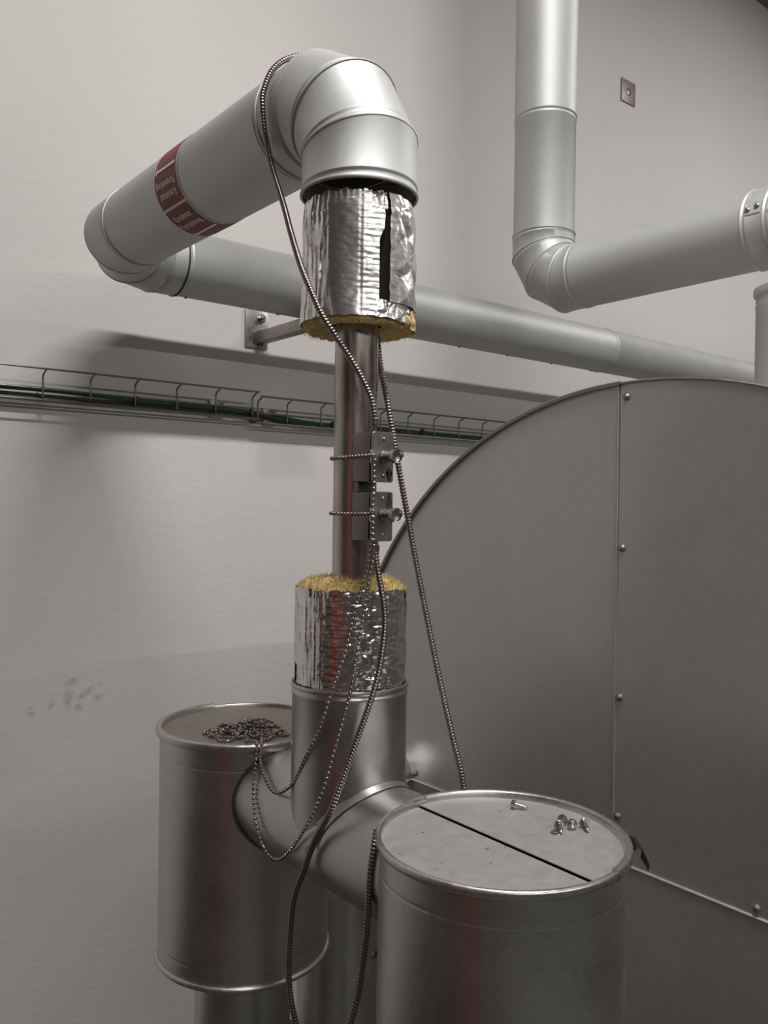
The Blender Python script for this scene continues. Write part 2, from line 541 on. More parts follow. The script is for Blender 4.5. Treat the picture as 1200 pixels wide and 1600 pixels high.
for sgn in (1, -1):
    # sgn 1: lower panel reads upright; -1: upper panel is turned by 180 degrees
    a0, a1 = DIV + sgn * math.radians(1.6), DIV + sgn * HALF
    bm = bmesh.new(); band(bm, a0, a1, LY0 + 0.005, LY1 - 0.005, R0 + 0.0012, 60); fix(bm)
    obj('label_panel', bm, M['red'], lab)
    ym = (LY0 + LY1) / 2
    def wrap(bmx, deg):
        for v in bmx.verts:
            v.co = cyl_pt(DIV + sgn * (math.radians(deg) - v.co.y / R0), ym - sgn * v.co.x, R0 + 0.0022)
        fix(bmx)
        for f in bmx.faces:
            c = f.calc_center_median() - Vector((X0, 0, ZR)); c.y = 0
            if f.normal.dot(c) < 0: f.normal_flip()
    for word, deg, ln in (('Kondensat', 18.5, 0.068), ('Pumpleitung', 32.0, 0.082)):
        t = text_mesh(word, 0.0140, ln); wrap(t, deg)
        obj('lettering', t, M['white'], lab, smooth=False)
    bm = bmesh.new()
    # arrow pointing along the pipe towards the far elbow
    k = sgn
    n = 12
    lo = [bm.verts.new((k * (0.046 - 0.080 * i / n), -0.0030, 0)) for i in range(n + 1)]
    hi = [bm.verts.new((k * (0.046 - 0.080 * i / n), 0.0030, 0)) for i in range(n + 1)]
    for i in range(n): bm.faces.new((lo[i], lo[i + 1], hi[i + 1], hi[i]))
    hd = [[bm.verts.new((k * (-0.0335 - 0.0115 * i / 3), 0.0085 * (1 - i / 3) * j, 0)) for j in (-1, -0.5, 0, 0.5, 1)] for i in range(3)]
    tip = bm.verts.new((k * -0.045, 0, 0))
    for A, B in zip(hd, hd[1:]):
        for j in range(4): bm.faces.new((A[j], A[j + 1], B[j + 1], B[j]))
    for j in range(4): bm.faces.new((hd[2][j], hd[2][j + 1], tip))
    wrap(bm, 48.0)
    obj('lettering', bm, M['white'], lab, smooth=False)

# long pipe along the wall -------------------------------------------------
def rivet_mesh(name, r, h, mat_):
    bm = bmesh.new()
    lathe(bm, [(0, 0.0), (r * 1.3, 0.0), (r * 1.3, h * 0.3), (r, h * 0.35), (r * 0.85, h * 0.85), (r * 0.4, h), (0, h)], (0, 0, 0), 'Z', 10)
    fix(bm)
    for f in bm.faces: f.smooth = True
    me = bpy.data.meshes.new(name); bm.to_mesh(me); bm.free(); me.materials.append(mat_)
    return me
RIV = rivet_mesh('rivet', 0.0048, 0.005, M['plate'])
SCR = rivet_mesh('screw', 0.005, 0.0045, M['plate'])
pipe2 = thing('insulated_pipe', 'long level grey clad pipe running along the white wall', 'pipe', (0.97, YL, ZR))
lr = el2[4]
xs = [lr[0].x, 2.81, 3.95, 6.6]
for i in range(3):
    a = ring_like(lr, (xs[i] - lr[0].x, 0, 0)); b = ring_like(lr, (xs[i + 1] - lr[0].x, 0, 0))
    segment('pipe_jacket', a, b, M['jacket'], pipe2, True, False, -0.0015)
bm = bmesh.new()
lathe(bm, [(R0 - 0.002, 0), (R0 + 0.0021, 0.0), (R0 + 0.0021, 0.0035), (R0 - 0.002, 0.0035), (R0 - 0.002, 0)], (lr[0].x - 0.0030, YL, ZR), 'X', 64)
bmesh.ops.remove_doubles(bm, verts=bm.verts, dist=1e-6)
fix(bm); obj('joint_gap_shade', bm, M['dark'], pipe2)  # dark ring stands in for the shade of an open joint
for x in (1.0, 1.29, 1.537, 1.782, 2.025, 2.269, 2.517, 2.7575):
    inst('rivet', RIV, pipe2, (x, YL + 0.005, ZR - R0 + 0.0025), (PI, 0, 0))

# right hand pipe: vertical, elbow, branch coming out of the wall side -------
XV, YV, ZB, RB3 = 1.877, 1.606, 0.643, 0.125
pipe3 = thing('insulated_pipe', 'vertical grey clad pipe dropping from ceiling into an elbow and branch', 'pipe', (XV, YV, ZB))
el3 = elbow((XV, YV - RB3, ZB + RB3), (0, 0, -1), (0, -1, 0), RB3, 3, R0, 0.018, 0.02)
top = ring_like(el3[0], (0, 0, 1.122 - el3[0][0].z)); top2 = ring_like(el3[0], (0, 0, 2.2 - el3[0][0].z)); top3 = ring_like(el3[0], (0, 0, CEIL - 0.004 - el3[0][0].z))
segment('pipe_jacket', top3, top2, M['jacket'], pipe3, True)
segment('pipe_jacket', top2, top, M['jacket'], pipe3, True)
segment('pipe_jacket', top, el3[0], M['jacket'], pipe3, True, False, -0.0012)
for i in range(4):
    segment('elbow_segment', el3[i], el3[i + 1], M['jacket'], pipe3, True, False, 0.0005 if i % 2 else 0.0)
e = el3[4]
br = [ring_like(e, (0, y - e[0].y, 0)) for y in (0.965, 0.915, 0.10, -2.2)]
segment('pipe_jacket', e, br[0], M['jacket'], pipe3, True)
segment('collar_band', br[0], br[1], M['jacket'], pipe3, True, False, 0.0016)
segment('pipe_jacket', br[1], br[2], M['jacket'], pipe3, True)
segment('pipe_jacket', br[2], br[3], M['jacket'], pipe3, True)
def pv(ang, y, r): return Vector((XV + r * math.cos(ang), y, ZB + r * math.sin(ang)))
# overlap edge of the collar band and its screws
bm = bmesh.new()
for y0, y1 in ((0.953, 0.917), (0.90, 0.72)):
    aa = [math.radians(x) for x in (108, 130, 150, 173)]
    rows = [[bm.verts.new(pv(a, y, R0 + 0.0034)) for a in aa] for y in (y0, y1)]
    for k in range(3): bm.faces.new((rows[0][k], rows[0][k + 1], rows[1][k + 1], rows[1][k]))
g = bmesh.ops.extrude_face_region(bm, geom=list(bm.faces))
for v in [x for x in g['geom'] if isinstance(x, bmesh.types.BMVert)]:
    d = v.co - Vector((XV, v.co.y, ZB)); v.co = Vector((XV, v.co.y, ZB)) + d * (R0 / d.length)
fix(bm)
obj('overlap_strip', bm, M['jacket'], pipe3)
for a, y in ((165, 0.947), (162, 0.926), (165, 0.885)):
    an = math.radians(a)
    inst('screw', SCR, pipe3, pv(an, y, R0 + 0.003), (0, PI / 2 - an, 0))

# short upright pipe on the tank -------------------------------------------
pipe4 = thing('insulated_pipe', 'short upright grey pipe stub rising from the top of the tank', 'pipe', (1.775, 0.82, 0.15))
bm = bmesh.new()
lathe(bm, [(0.086, 0.15), (0.086, 0.425), (0.0872, 0.43), (0.086, 0.435), (0.086, 0.452), (0.0905, 0.454), (0.0915, 0.461), (0.0905, 0.468), (0.086, 0.47), (0.083, 0.468), (0.083, 0.30), (0.0, 0.30)], (1.775, 0.82, 0), 'Z', 64)
fix(bm); obj('pipe_jacket', bm, M['jacket'], pipe4)

# ------------------------------------------------------------------ upper and lower insulation
XS, YS, RS = 0.7635, 1.0165, 0.033
t = thing('steel_pipe', 'bare stained stainless steel pipe between the two foil wrapped sections', 'pipe', (XS, YS, -0.2))
bm = bmesh.new(); lathe(bm, [(RS, -0.30), (RS, 0.42)], (XS, YS, 0), 'Z', 48)
obj('tube', bm, M['steel'], t)
bm = bmesh.new()
pts = [(XS + RS * 1.0 * math.cos(a), YS + RS * 1.0 * math.sin(a), 0.118 + 0.02 * math.sin(3 * k)) for k, a in enumerate([])]
# weld seam down the right side of the pipe
wa = math.radians(-78)
wp = [Vector((XS + (RS + 0.0002) * math.cos(wa), YS + (RS + 0.0002) * math.sin(wa), -0.29 + 0.01 * k)) for k in range(71)]
tube(bm, wp, [0.0012 + 0.0003 * math.sin(k * 1.7) for k in range(71)], 6); fix(bm)
obj('weld_seam', bm, M['steel'], t)

TC = Vector((-X0, -Y0, 0)).normalized()          # towards where one stands
RT = Vector((-TC.y, TC.x, 0))
RT = Vector((math.cos(YAW), -math.sin(YAW), 0)) if RT.x < 0 else RT
def around(C, phi, r, z): return Vector((C[0], C[1], 0)) + (RT * math.sin(phi) + TC * math.cos(phi)) * r + Vector((0, 0, z))

def crumple(p, scale, amp):
    """facetted creases"""
    q = p * scale + noise.noise_vector(p * scale * 0.6) * 0.5
    d, _ = noise.voronoi(q)
    return (min(d[1] - d[0], 0.6) - 0.3) * amp

def sheet(bm, C, phi0, phi1, nphi, zf0, zf1, nz, rad):
    rows = []
    for j in range(nz + 1):
        row = []
        for i in range(nphi + 1):
            ph = phi0 + (phi1 - phi0) * i / nphi
            z0, z1 = zf0(ph), zf1(ph)
            z = z0 + (z1 - z0) * j / nz
            row.append(bm.verts.new(around(C, ph, rad(ph, z), z)))
        rows.append(row)
    for A, B in zip(rows, rows[1:]):
        for i in range(nphi):
            bm.faces.new((A[i], A[i + 1], B[i + 1], B[i]))

def fibres(bm, pts_dirs, rng, ln=(0.006, 0.016), w=0.0006):
    for p, d in pts_dirs:
        L = rng.uniform(*ln)
        d = (d + Vector((rng.gauss(0, .5), rng.gauss(0, .5), rng.gauss(0, .5)))).normalized()
        s = d.cross(Vector((rng.gauss(0, 1), rng.gauss(0, 1), rng.gauss(0, 1)))).normalized() * w
        b = Vector((rng.gauss(0, 1), rng.gauss(0, 1), rng.gauss(0, 1))) * L * 0.2
        a0, a1 = bm.verts.new(p - s), bm.verts.new(p + s)
        m0, m1 = bm.verts.new(p + d * L * .5 + b - s * .7), bm.verts.new(p + d * L * .5 + b + s * .7)
        e = bm.verts.new(p + d * L)
        bm.faces.new((a0, a1, m1, m0)); bm.faces.new((m0, m1, e))

rng = random.Random(7)
CU = (X0 - 0.001, Y0 - 0.001)
RF = 0.0855
ins1 = thing('foil_insulation', 'foil wrapped yellow wool sleeve with vertical slit under the top elbow', 'insulation', (X0, Y0, 0.27))
def up_amp(ph):
    if ph < -0.85: return 1.0
    if ph < -0.62: return 0.8
    if ph < 0.12: return 0.22
    if ph < 0.55: return 0.5
    return 0.6
def up_r(ph, z):
    p = around(CU, ph, RF, z)
    a = up_amp(ph)
    r = RF + crumple(p, 34, 0.0022 * a) + crumple(p, 90, 0.0006 * a)
    # vertical folds at the left, fine level wrinkles in the middle
    if ph < -0.55: r += 0.0024 * noise.noise(Vector((ph * 16, z * 9, 3))) + 0.0010 * noise.noise(Vector((ph * 40, z * 16, 3)))
    r += 0.00035 * noise.noise(Vector((ph * 7, z * 230, 1))) * (1 if -0.7 < ph < 0.55 else 0.3)
    r += 0.0016 * noise.noise(Vector((ph * 3, z * 8, 9)))
    if 0.02 < ph < 0.6: r -= 0.00045 * max(0, 1.0 - abs(((z * 120) % 1.0) - 0.5) * 5) + 0.00045 * max(0, 1.0 - abs(((ph * 11.5) % 1.0) - 0.5) * 3.4)
    if z < 0.31: r += (0.31 - z) * 0.06            # flares a little towards the cut edge
    if z > 0.435: r -= (z - 0.435) * 0.22 * (0.6 + 0.8 * abs(noise.noise(Vector((ph * 9, 2, 5)))))
    return r
def slit_l(z):   # left jagged edge of the slit
    u = (0.455 - z) / 0.16
    base = 0.475 if z > 0.405 else 0.475 - 0.105 * min(1, (0.405 - z) / 0.02)
    return base + 0.014 * noise.noise(Vector((z * 70, 4, 2))) + (0.05 if z > 0.43 else 0)
def slit_r(z):
    return 0.545 + 0.02 * noise.noise(Vector((z * 55, 8, 1))) + 0.012 * noise.noise(Vector((z * 180, 8, 1)))
def up_bot(ph):
    b = 0.2735 + 0.0025 * noise.noise(Vector((ph * 7, 1, 1))) + 0.0012 * noise.noise(Vector((ph * 40, 1, 1)))
    return b
def up_top(ph): return 0.456 + 0.006 * noise.noise(Vector((ph * 6, 3, 1))) + 0.003 * noise.noise(Vector((ph * 25, 3, 1)))
bm = bmesh.new()
rows = []
NP, NZ = 190, 110
for j in range(NZ + 1):
    row = []
    for i in range(NP + 1):
        t = i / NP
        zt = j / NZ
        ph_hi = slit_l(0.2735 + zt * 0.183)
        ph = -PI * 1.28 + (ph_hi + PI * 1.28) * t
        z0, z1 = up_bot(ph), up_top(ph)
        z = z0 + (z1 - z0) * zt
        row.append(bm.verts.new(around(CU, ph, up_r(ph, z), z)))
    rows.append(row)
for A, B in zip(rows, rows[1:]):
    for i in range(NP): bm.faces.new((A[i], A[i + 1], B[i + 1], B[i]))
fix(bm)
o = obj('foil_jacket', bm, M['foil'], ins1, sharp=24)
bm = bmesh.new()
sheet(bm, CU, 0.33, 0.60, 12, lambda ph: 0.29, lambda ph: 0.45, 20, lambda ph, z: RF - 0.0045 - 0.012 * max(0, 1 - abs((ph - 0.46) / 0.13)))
fix(bm); obj('slit_shade', bm, M['dark'], ins1)  # dark sheet stands in for the deep shade inside the slit
# right hand flap, smoother, ends above the cut edge
bm = bmesh.new()
rows = []
for j in range(91):
    row = []
    zt = j / 90
    for i in range(91):
        t = i / 90
        z = 0.2965 + zt * 0.160 + 0.0015 * noise.noise(Vector((t * 6, 0, 2)))
        ph = slit_r(z) + (2.45 - slit_r(z)) * t
        p = around(CU, ph, RF, z)
        r = RF + 0.0032 + crumple(p, 20, 0.006) * min(1, t * 9) + crumple(p, 60, 0.0008)
        if z > 0.435: r -= (z - 0.435) * 0.25
        if i == 0: r += 0.0015
        row.append(bm.verts.new(around(CU, ph, r, z)))
    rows.append(row)
for A, B in zip(rows, rows[1:]):
    for i in range(90): bm.faces.new((A[i], A[i + 1], B[i + 1], B[i]))
fix(bm)
obj('foil_flap', bm, M['foil'], ins1, sharp=24)
# foil strip below the flap, running on across the slit
bm = bmesh.new()
sheet(bm, CU, 0.30, 1.12, 60, lambda ph: up_bot(ph) - 0.001 - 0.006 * max(0, ph - 0.5), lambda ph: 0.2985, 14,
      lambda ph, z: up_r(ph, z) + 0.0008 + crumple(around(CU, ph, RF, z), 60, 0.003))
fix(bm); obj('foil_strip', bm, M['foil'], ins1, sharp=24)
# wool core with its notch behind the slit and its cut lower face
def wool_body(bm, C, zlo, zhi, r_in, rfun, nphi=120, nz=24, bottom=True):
    rows = []
    for j in range(nz + 1):
        z = zlo + (zhi - zlo) * j / nz
        rows.append([bm.verts.new(around(C, 2 * PI * i / nphi, rfun(2 * PI * i / nphi, z), z + 0.002 * noise.noise(Vector((i * .4, j * .3, 1))))) for i in range(nphi)])
    for A, B in zip(rows, rows[1:]):
        for i in range(nphi): bm.faces.new((A[i], A[(i + 1) % nphi], B[(i + 1) % nphi], B[i]))
    return rows
def wool_u(ph, z):
    p = ph if ph < PI else ph - 2 * PI
    r = RF - 0.0035
    if 0.30 < p < 0.62 and z > 0.285:
        r -= 0.05 * min(1, 3 * (1 - abs((p - 0.46) / 0.16)))
    if z < 0.285:                                      # free edge shows below the foil
        r = RF - 0.001 + 0.003 * noise.noise(Vector((ph * 5, z * 60, 1)))
        if 0.95 < p < 1.9: r += 0.005
    if z < 0.270: r -= (0.270 - z) * 1.3
    return r
bm = bmesh.new()
rows = wool_body(bm, CU, 0.2635, 0.45, RS, wool_u, 120, 40)
prev = rows[0]
for k in range(1, 11):
    fr = k / 10
    cur = []
    for i in range(120):
        ph = 2 * PI * i / 120
        outer = prev[i].co if k == 1 else rows[0][i].co
        inner = Vector((XS, YS, 0)) + ((RT * math.sin(ph) + TC * math.cos(ph)) * (RS + 0.004))
        p = rows[0][i].co.lerp(Vector((inner.x, inner.y, 0.268)), fr)
        p.z = 0.2635 + 0.008 * fr + 0.004 * noise.noise(p * 55) + 0.003 * noise.noise(p * 160)
        cur.append(bm.verts.new(p))
    for i in range(120): bm.faces.new((prev[i], cur[i], cur[(i + 1) % 120], prev[(i + 1) % 120]))
    prev = cur
fix(bm); obj('wool_core', bm, M['wool'], ins1, sharp=80)
bm = bmesh.new()
pd = []
for _ in range(500):
    ph = rng.uniform(-PI, PI); z = rng.uniform(0.264, 0.273)
    if 0.95 < ph < 1.7 and rng.random() < 0.6: z = rng.uniform(0.258, 0.30)
    pd.append((around(CU, ph, RF - 0.001, z), (RT * math.sin(ph) + TC * math.cos(ph)) * 0.6 + Vector((0, 0, -0.9))))
fibres(bm, pd, rng, (0.002, 0.006), 0.0004); o = obj('wool_fibres', bm, M['fibre'], ins1, smooth=False); o['kind'] = 'stuff'
# sliver of wool at the right end of the strip
bm = bmesh.new()
sheet(bm, CU, 1.08, 1.75, 24, lambda ph: 0.264 + 0.004 * noise.noise(Vector((ph * 9, 2, 2))), lambda ph: 0.291 - 0.004 * noise.noise(Vector((ph * 8, 5, 2))) if ph < 1.4 else 0.278, 12,
      lambda ph, z: RF + 0.004 + 0.003 * noise.noise(Vector((ph * 12, z * 90, 4))))
fix(bm); obj('wool_sliver', bm, M['wool'], ins1, sharp=80)

# lower sleeve ---------------------------------------------------------------
CL = (X0, 1.042)
RL = 0.0875
ins2 = thing('foil_insulation', 'crumpled foil sleeve with fluffy yellow wool top in the upright jacket', 'insulation', (CL[0], CL[1], -0.28))
def lo_r(ph, z):
    p = around(CL, ph, RL, z)
    a = 0.35 if ph < -0.75 else (0.40 if ph < 0.1 else 1.0)
    r = RL - 0.001 + crumple(p, 32, 0.0040 * a) + crumple(p, 80, 0.0018 * a)
    r += 0.0007 * noise.noise(Vector((ph * 34, z * 9, 3))) * (1 if ph < -0.45 else 0.3) + 0.0005 * noise.noise(Vector((ph * 85, z * 22, 3))) + (0.0010 * noise.noise(Vector((ph * 13, z * 7, 5))) if ph < -0.45 else 0)
    r += 0.0007 * noise.noise(Vector((ph * 4, z * 240, 6)))
    if z > -0.138: r += 0.002 * noise.noise(Vector((ph * 12, z * 50, 8)))
    return r
bm = bmesh.new()
def lo_top(ph):
    t = -0.1265 + 0.0035 * noise.noise(Vector((ph * 6, 1, 7))) + 0.0022 * noise.noise(Vector((ph * 24, 1, 7)))
    if 1.22 < ph < 1.5: t -= 0.030 * (1 - abs(ph - 1.36) / 0.14)
    return t
sheet(bm, CL, -PI, PI, 300, lambda ph: -0.285, lo_top, 120, lo_r)
# torn patch low at the left lets the wool show
kill = []
for f in bm.faces:
    c = f.calc_center_median()
    d = c - Vector((CL[0], CL[1], 0)); ph = math.atan2(d.dot(RT), d.dot(TC))
    if abs(ph + 1.27) < 0.10 - 0.9 * max(0, -0.243 - c.z) * 1.6 + 0.03 * noise.noise(c * 150) and -0.271 < c.z < -0.243: kill.append(f)
bmesh.ops.delete(bm, geom=kill, context='FACES')
fix(bm); obj('foil_jacket', bm, M['foil_rough'], ins2, sharp=30)
bm = bmesh.new()
rows = wool_body(bm, CL, -0.285, -0.129, RS, lambda ph, z: RL - (0.005 if z > -0.235 else 0.0032), 120, 24)
prev = rows[-1]
base = [v.co.copy() for v in prev]
for k in range(1, 15):
    fr = k / 14
    cur = []
    for i in range(120):
        ph = 2 * PI * i / 120
        inner = Vector((XS, YS, 0)) + ((RT * math.sin(ph) + TC * math.cos(ph)) * (RS - 0.001))
        p = base[i].lerp(Vector((inner.x, inner.y, -0.11)), fr)
        p.z = -0.129 + 0.016 * math.sin(min(1, fr * 1.6) * PI / 2) + 0.006 * noise.noise(p * 38) + 0.004 * noise.noise(p * 120)
        if fr > 0.85: p.z -= (fr - 0.85) * 0.05
        cur.append(bm.verts.new(p))
    for i in range(120): bm.faces.new((prev[i], prev[(i + 1) % 120], cur[(i + 1) % 120], cur[i]))
    prev = cur
fix(bm); obj('wool_core', bm, M['wool'], ins2, sharp=80)
bm = bmesh.new()
pd = []
for _ in range(2600):
    ph = rng.uniform(-PI, PI); fr = rng.random() ** 0.7
    q = around(CL, ph, RL - 0.003, 0).lerp(around((XS, YS), ph, RS + 0.002, 0), 1 - fr)
    z = -0.129 + 0.016 * math.sin(min(1, (1 - fr) * 1.6) * PI / 2) + 0.006 * noise.noise(q * 38)
    pd.append((Vector((q.x, q.y, z - 0.001)), Vector((0, 0, 0.8)) + (RT * math.sin(ph) + TC * math.cos(ph)) * 0.4 * fr))
fibres(bm, pd, rng, (0.003, 0.010), 0.00045); o = obj('wool_fibres', bm, M['fibre'], ins2, smooth=False); o['kind'] = 'stuff'

# ------------------------------------------------------------------ drums and tee
ZT = -0.505                                             # height of the tee axis
def sorted_rows(bm, rows):
    for A, B in zip(rows, rows[1:]):
        for k in range(len(A) - 1): bm.faces.new((A[k], A[k + 1], B[k + 1], B[k]))

def drum(C, R, ztop, zbot, label, slit, stub_to, step_angles, lidmat):
    t = thing('metal_drum', label, 'drum', (C[0], C[1], zbot))
    # shell with a pressed crease below the lid and above the bottom
    bm = bmesh.new()
    def crease(z): return [(R, z - 0.0045), (R, z - 0.0016), (R - 0.0007, z), (R, z + 0.0016), (R, z + 0.0045)]
    lathe(bm, [(R, zbot + 0.004)] + crease(zbot + 0.036) + [(R, (zbot + ztop) / 2)] + crease(ztop - 0.040) + [(R, ztop - 0.006)], (C[0], C[1], 0), 'Z', 128)
    fix(bm); obj('shell', bm, M['drum'], t, sharp=60)
    # upright lock seam of the shell
    bm = bmesh.new()
    sa = math.radians(-38)
    pth = [Vector((C[0] + R * math.cos(sa), C[1] + R * math.sin(sa), z)) for z in (zbot + 0.01, (zbot + ztop) / 2, ztop - 0.05)]
    tube(bm, pth, 0.0014, 6); fix(bm); obj('shell_seam', bm, M['drum'], t)
    # rim: two bent strips of different size meeting at the steps
    a, b = step_angles
    arcs = [(a, b, 0.0, 0.0), (b, a + 2 * PI, 0.0022, 0.0034)]
    for s, e, dr, dz in arcs:
        bm = bmesh.new()
        pr = [(R + 0.0006, ztop - 0.0085), (R + 0.0036 + dr, ztop - 0.0082), (R + 0.0050 + dr, ztop - 0.0060), (R + 0.0052 + dr, ztop - 0.001 + dz),
              (R + 0.0042 + dr, ztop + 0.0014 + dz), (R + 0.0018 + dr, ztop + 0.0024 + dz), (R - 0.0012, ztop + 0.0018 + dz), (R - 0.0030, ztop - 0.0005 + dz), (R - 0.0034, ztop - 0.0070), (R - 0.001, ztop - 0.0080)]
        lathe(bm, pr + [pr[0]], (C[0], C[1], 0), 'Z', 72, s, e, False)
        # close the strip's ends
        bmesh.ops.remove_doubles(bm, verts=bm.verts, dist=1e-6)
        bmesh.ops.holes_fill(bm, edges=[x for x in bm.edges if len(x.link_faces) == 1], sides=16)
        fix(bm); obj('rim', bm, M['rim'], t, sharp=50)
    # bottom rim: round rolled wire edge
    bm = bmesh.new()
    lathe(bm, [(R + 0.0005 + 0.0055 * math.cos(q), zbot + 0.006 + 0.0055 * math.sin(q)) for q in [2 * PI * k / 10 for k in range(11)]], (C[0], C[1], 0), 'Z', 128)
    bmesh.ops.remove_doubles(bm, verts=bm.verts, dist=1e-6)
    fix(bm); obj('bottom_rim', bm, M['rim'], t, sharp=60)
    bm = bmesh.new()
    lathe(bm, [(R - 0.001, zbot + 0.004), (0.05, zbot + 0.004)], (C[0], C[1], 0), 'Z', 96); fix(bm)
    obj('bottom_plate', bm, M['drum'], t)
    # lid
    lz = ztop - 0.0065
    if slit:
        # two half discs with an open gap between them, one a touch higher
        xs = C[0] - 0.004
        for side, gap, dz in ((1, 0.0018, 0.0022), (-1, 0.0018, 0.0)):
            bm = bmesh.new()
            rr = R - 0.003
            cut = xs + side * gap
            n = 64
            y_half = math.sqrt(rr * rr - (cut - C[0]) ** 2)
            a0 = math.atan2(y_half, cut - C[0])
            pts = []
            if side > 0: angs = [-a0 + 2 * a0 * k / n for k in range(n + 1)]
            else: angs = [a0 + (2 * PI - 2 * a0) * k / n for k in range(n + 1)]
            pts = [(C[0] + rr * math.cos(q), C[1] + rr * math.sin(q)) for q in angs]
            top = [bm.verts.new((x, y, lz + dz)) for x, y in pts]
            bot = [bm.verts.new((x, y, lz + dz - 0.0012)) for x, y in pts]
            bm.faces.new(top); bm.faces.new(bot[::-1])
            for k in range(len(top)): bm.faces.new((top[k], bot[k], bot[(k + 1) % len(top)], top[(k + 1) % len(top)]))
            fix(bm); obj('lid_half', bm, lidmat, t, sharp=30)
        bm = bmesh.new(); box(bm, (xs - 0.02, C[1] - R + 0.012, lz - 0.05), (xs + 0.02, C[1] + R - 0.012, lz - 0.012))
        fix(bm); obj('slot_shade', bm, M['dark'], t, smooth=False)  # dark block stands in for the shade below the open slot
    else:
        bm = bmesh.new()
        lathe(bm, [(R - 0.003, lz), (R * 0.66, lz + 0.0006), (R * 0.3, lz + 0.0003), (0, lz)], (C[0], C[1], 0), 'Z', 96)
        fix(bm); obj('lid', bm, lidmat, t)
    # outlet jacket below
    bm = bmesh.new()
    lathe(bm, [(0.0885, zbot + 0.008), (0.0885, stub_to)], (C[0], C[1], 0), 'Z', 64); fix(bm)
    obj('outlet_jacket', bm, M['drum'], t)
    return t
CD1, CD2 = (0.781, 1.366), (0.7845, 0.726)
def ang(C, p): return math.atan2(p[1] - C[1], p[0] - C[0])
ZLID = -0.411
d1 = drum(CD1, 0.1555, ZLID, -0.826, 'round metal drum by the white wall with chain heap on its lid', False, -H, (ang(CD1, (0.776, 1.2376)), ang(CD1, (0.796, 1.535))), M['lid_brown'])
d2 = drum(CD2, 0.1545, -0.418, -0.832, 'nearest round metal drum with slotted lid and loose screws on it', True, -H, (ang(CD2, (0.797, 0.9178)) - 2 * PI, ang(CD2, (0.8113, 0.5694))), M['lid'])
# clip on the right of the near drum
bm = bmesh.new()
ca = ang(CD2, (0.9, 0.615))
cR = 0.1545
def cp(da, r, z): return Vector((CD2[0] + r * math.cos(ca + da), CD2[1] + r * math.sin(ca + da), z))
prof = [(cR + 0.002, -0.447), (cR + 0.008, -0.424), (cR + 0.012, -0.4185), (cR + 0.018, -0.4195), (cR + 0.021, -0.424), (cR + 0.025, -0.433), (cR + 0.0275, -0.438), (cR + 0.026, -0.447)]
rows = [[bm.verts.new(cp(da, r, z)) for r, z in prof] for da in (-0.10, -0.03, 0.04, 0.13)]
sorted_rows(bm, rows)
g = bmesh.ops.solidify(bm, geom=list(bm.faces), thickness=0.0015)
fix(bm); obj('rim_clip', bm, M['box'], d2, sharp=40)

# upright jacket with tee ------------------------------------------------------
tee = thing('tee_jacket', 'upright grey sheet metal jacket and cross tube joining both drums', 'pipe', (CL[0], CL[1], ZT))
RJ = 0.089
bm = bmesh.new()
# upright: lower edge follows the saddle on the cross tube
n = 96
loops = []
for k in range(n):
    a = 2 * PI * k / n
    x = CL[0] + RJ * math.cos(a); y = CL[1] + RJ * math.sin(a)
    zs = ZT + math.sqrt(max(0.0, 0.0905 ** 2 - (x - CL[0]) ** 2)) - 0.001
    col = []
    for rr, z in ((RJ, zs), (RJ, zs * 0.5 + -0.29 * 0.5), (RJ, -0.29), (RJ + 0.0012, -0.2885), (RJ + 0.0012, -0.2845), (RJ, -0.283), (RJ, -0.2795), (RJ + 0.0022, -0.278), (RJ + 0.0026, -0.2755), (RJ + 0.0018, -0.2732), (RJ - 0.0005, -0.2728), (RJ - 0.001, -0.29)):
        col.append(bm.verts.new((CL[0] + rr * math.cos(a), CL[1] + rr * math.sin(a), z)))
    loops.append(col)
for k in range(n):
    A, B = loops[k], loops[(k + 1) % n]
    for j in range(len(A) - 1): bm.faces.new((A[j], B[j], B[j + 1], A[j + 1]))
fix(bm); obj('upright_jacket', bm, M['drum'], tee, sharp=50)
# cross tube, ends cut to the drums
bm = bmesh.new()
n = 96
RC = 0.0895
cols = []
for k in range(n):
    a = 2 * PI * k / n
    x = X0 + RC * math.cos(a); z = ZT + RC * math.sin(a)
    ya = CD2[1] + math.sqrt(0.1545 ** 2 - (x - CD2[0]) ** 2) - 0.002
    yb = CD1[1] - math.sqrt(0.1555 ** 2 - (x - CD1[0]) ** 2) + 0.002
    cols.append([bm.verts.new((x, ya + (yb - ya) * s, z)) for s in (0, 0.2, 0.4, 0.6, 0.8, 1)])
for k in range(n):
    A, B = cols[k], cols[(k + 1) % n]
    for j in range(5): bm.faces.new((A[j], A[j + 1], B[j + 1], B[j]))
fix(bm); obj('cross_tube', bm, M['drum'], tee, sharp=50)
# saddle collars: flanged strips where sheet meets sheet
def strip(name, pts_in, pts_out, th, mat_, parent):
    bm = bmesh.new()
    A = [bm.verts.new(p) for p in pts_in]; B = [bm.verts.new(p) for p in pts_out]
    for k in range(len(A) - 1): bm.faces.new((A[k], A[k + 1], B[k + 1], B[k]))
    fix(bm)
    bmesh.ops.solidify(bm, geom=list(bm.faces), thickness=th)
    fix(bm)
    return obj(name, bm, mat_, parent, sharp=40)
pin, pout = [], []
for k in range(49):                        # on the cross tube around the upright (only on its near side half)
    a = math.radians(-192) + math.radians(222) * k / 48
    ex, ey = math.cos(a), math.sin(a)
    for rr, L, lift in ((RJ + 0.0005, pin, 0.006), (RJ + 0.012, pout, 0.0025)):
        x = CL[0] + rr * ex; y = CL[1] + rr * ey
        dx = max(-RC, min(RC, x - X0))
        zs = ZT + math.sqrt(max(0, RC * RC - dx * dx))
        q = Vector((x, y, zs))
        nrm = Vector((dx, 0, zs - ZT)); nrm.normalize()
        L.append(q + nrm * lift)
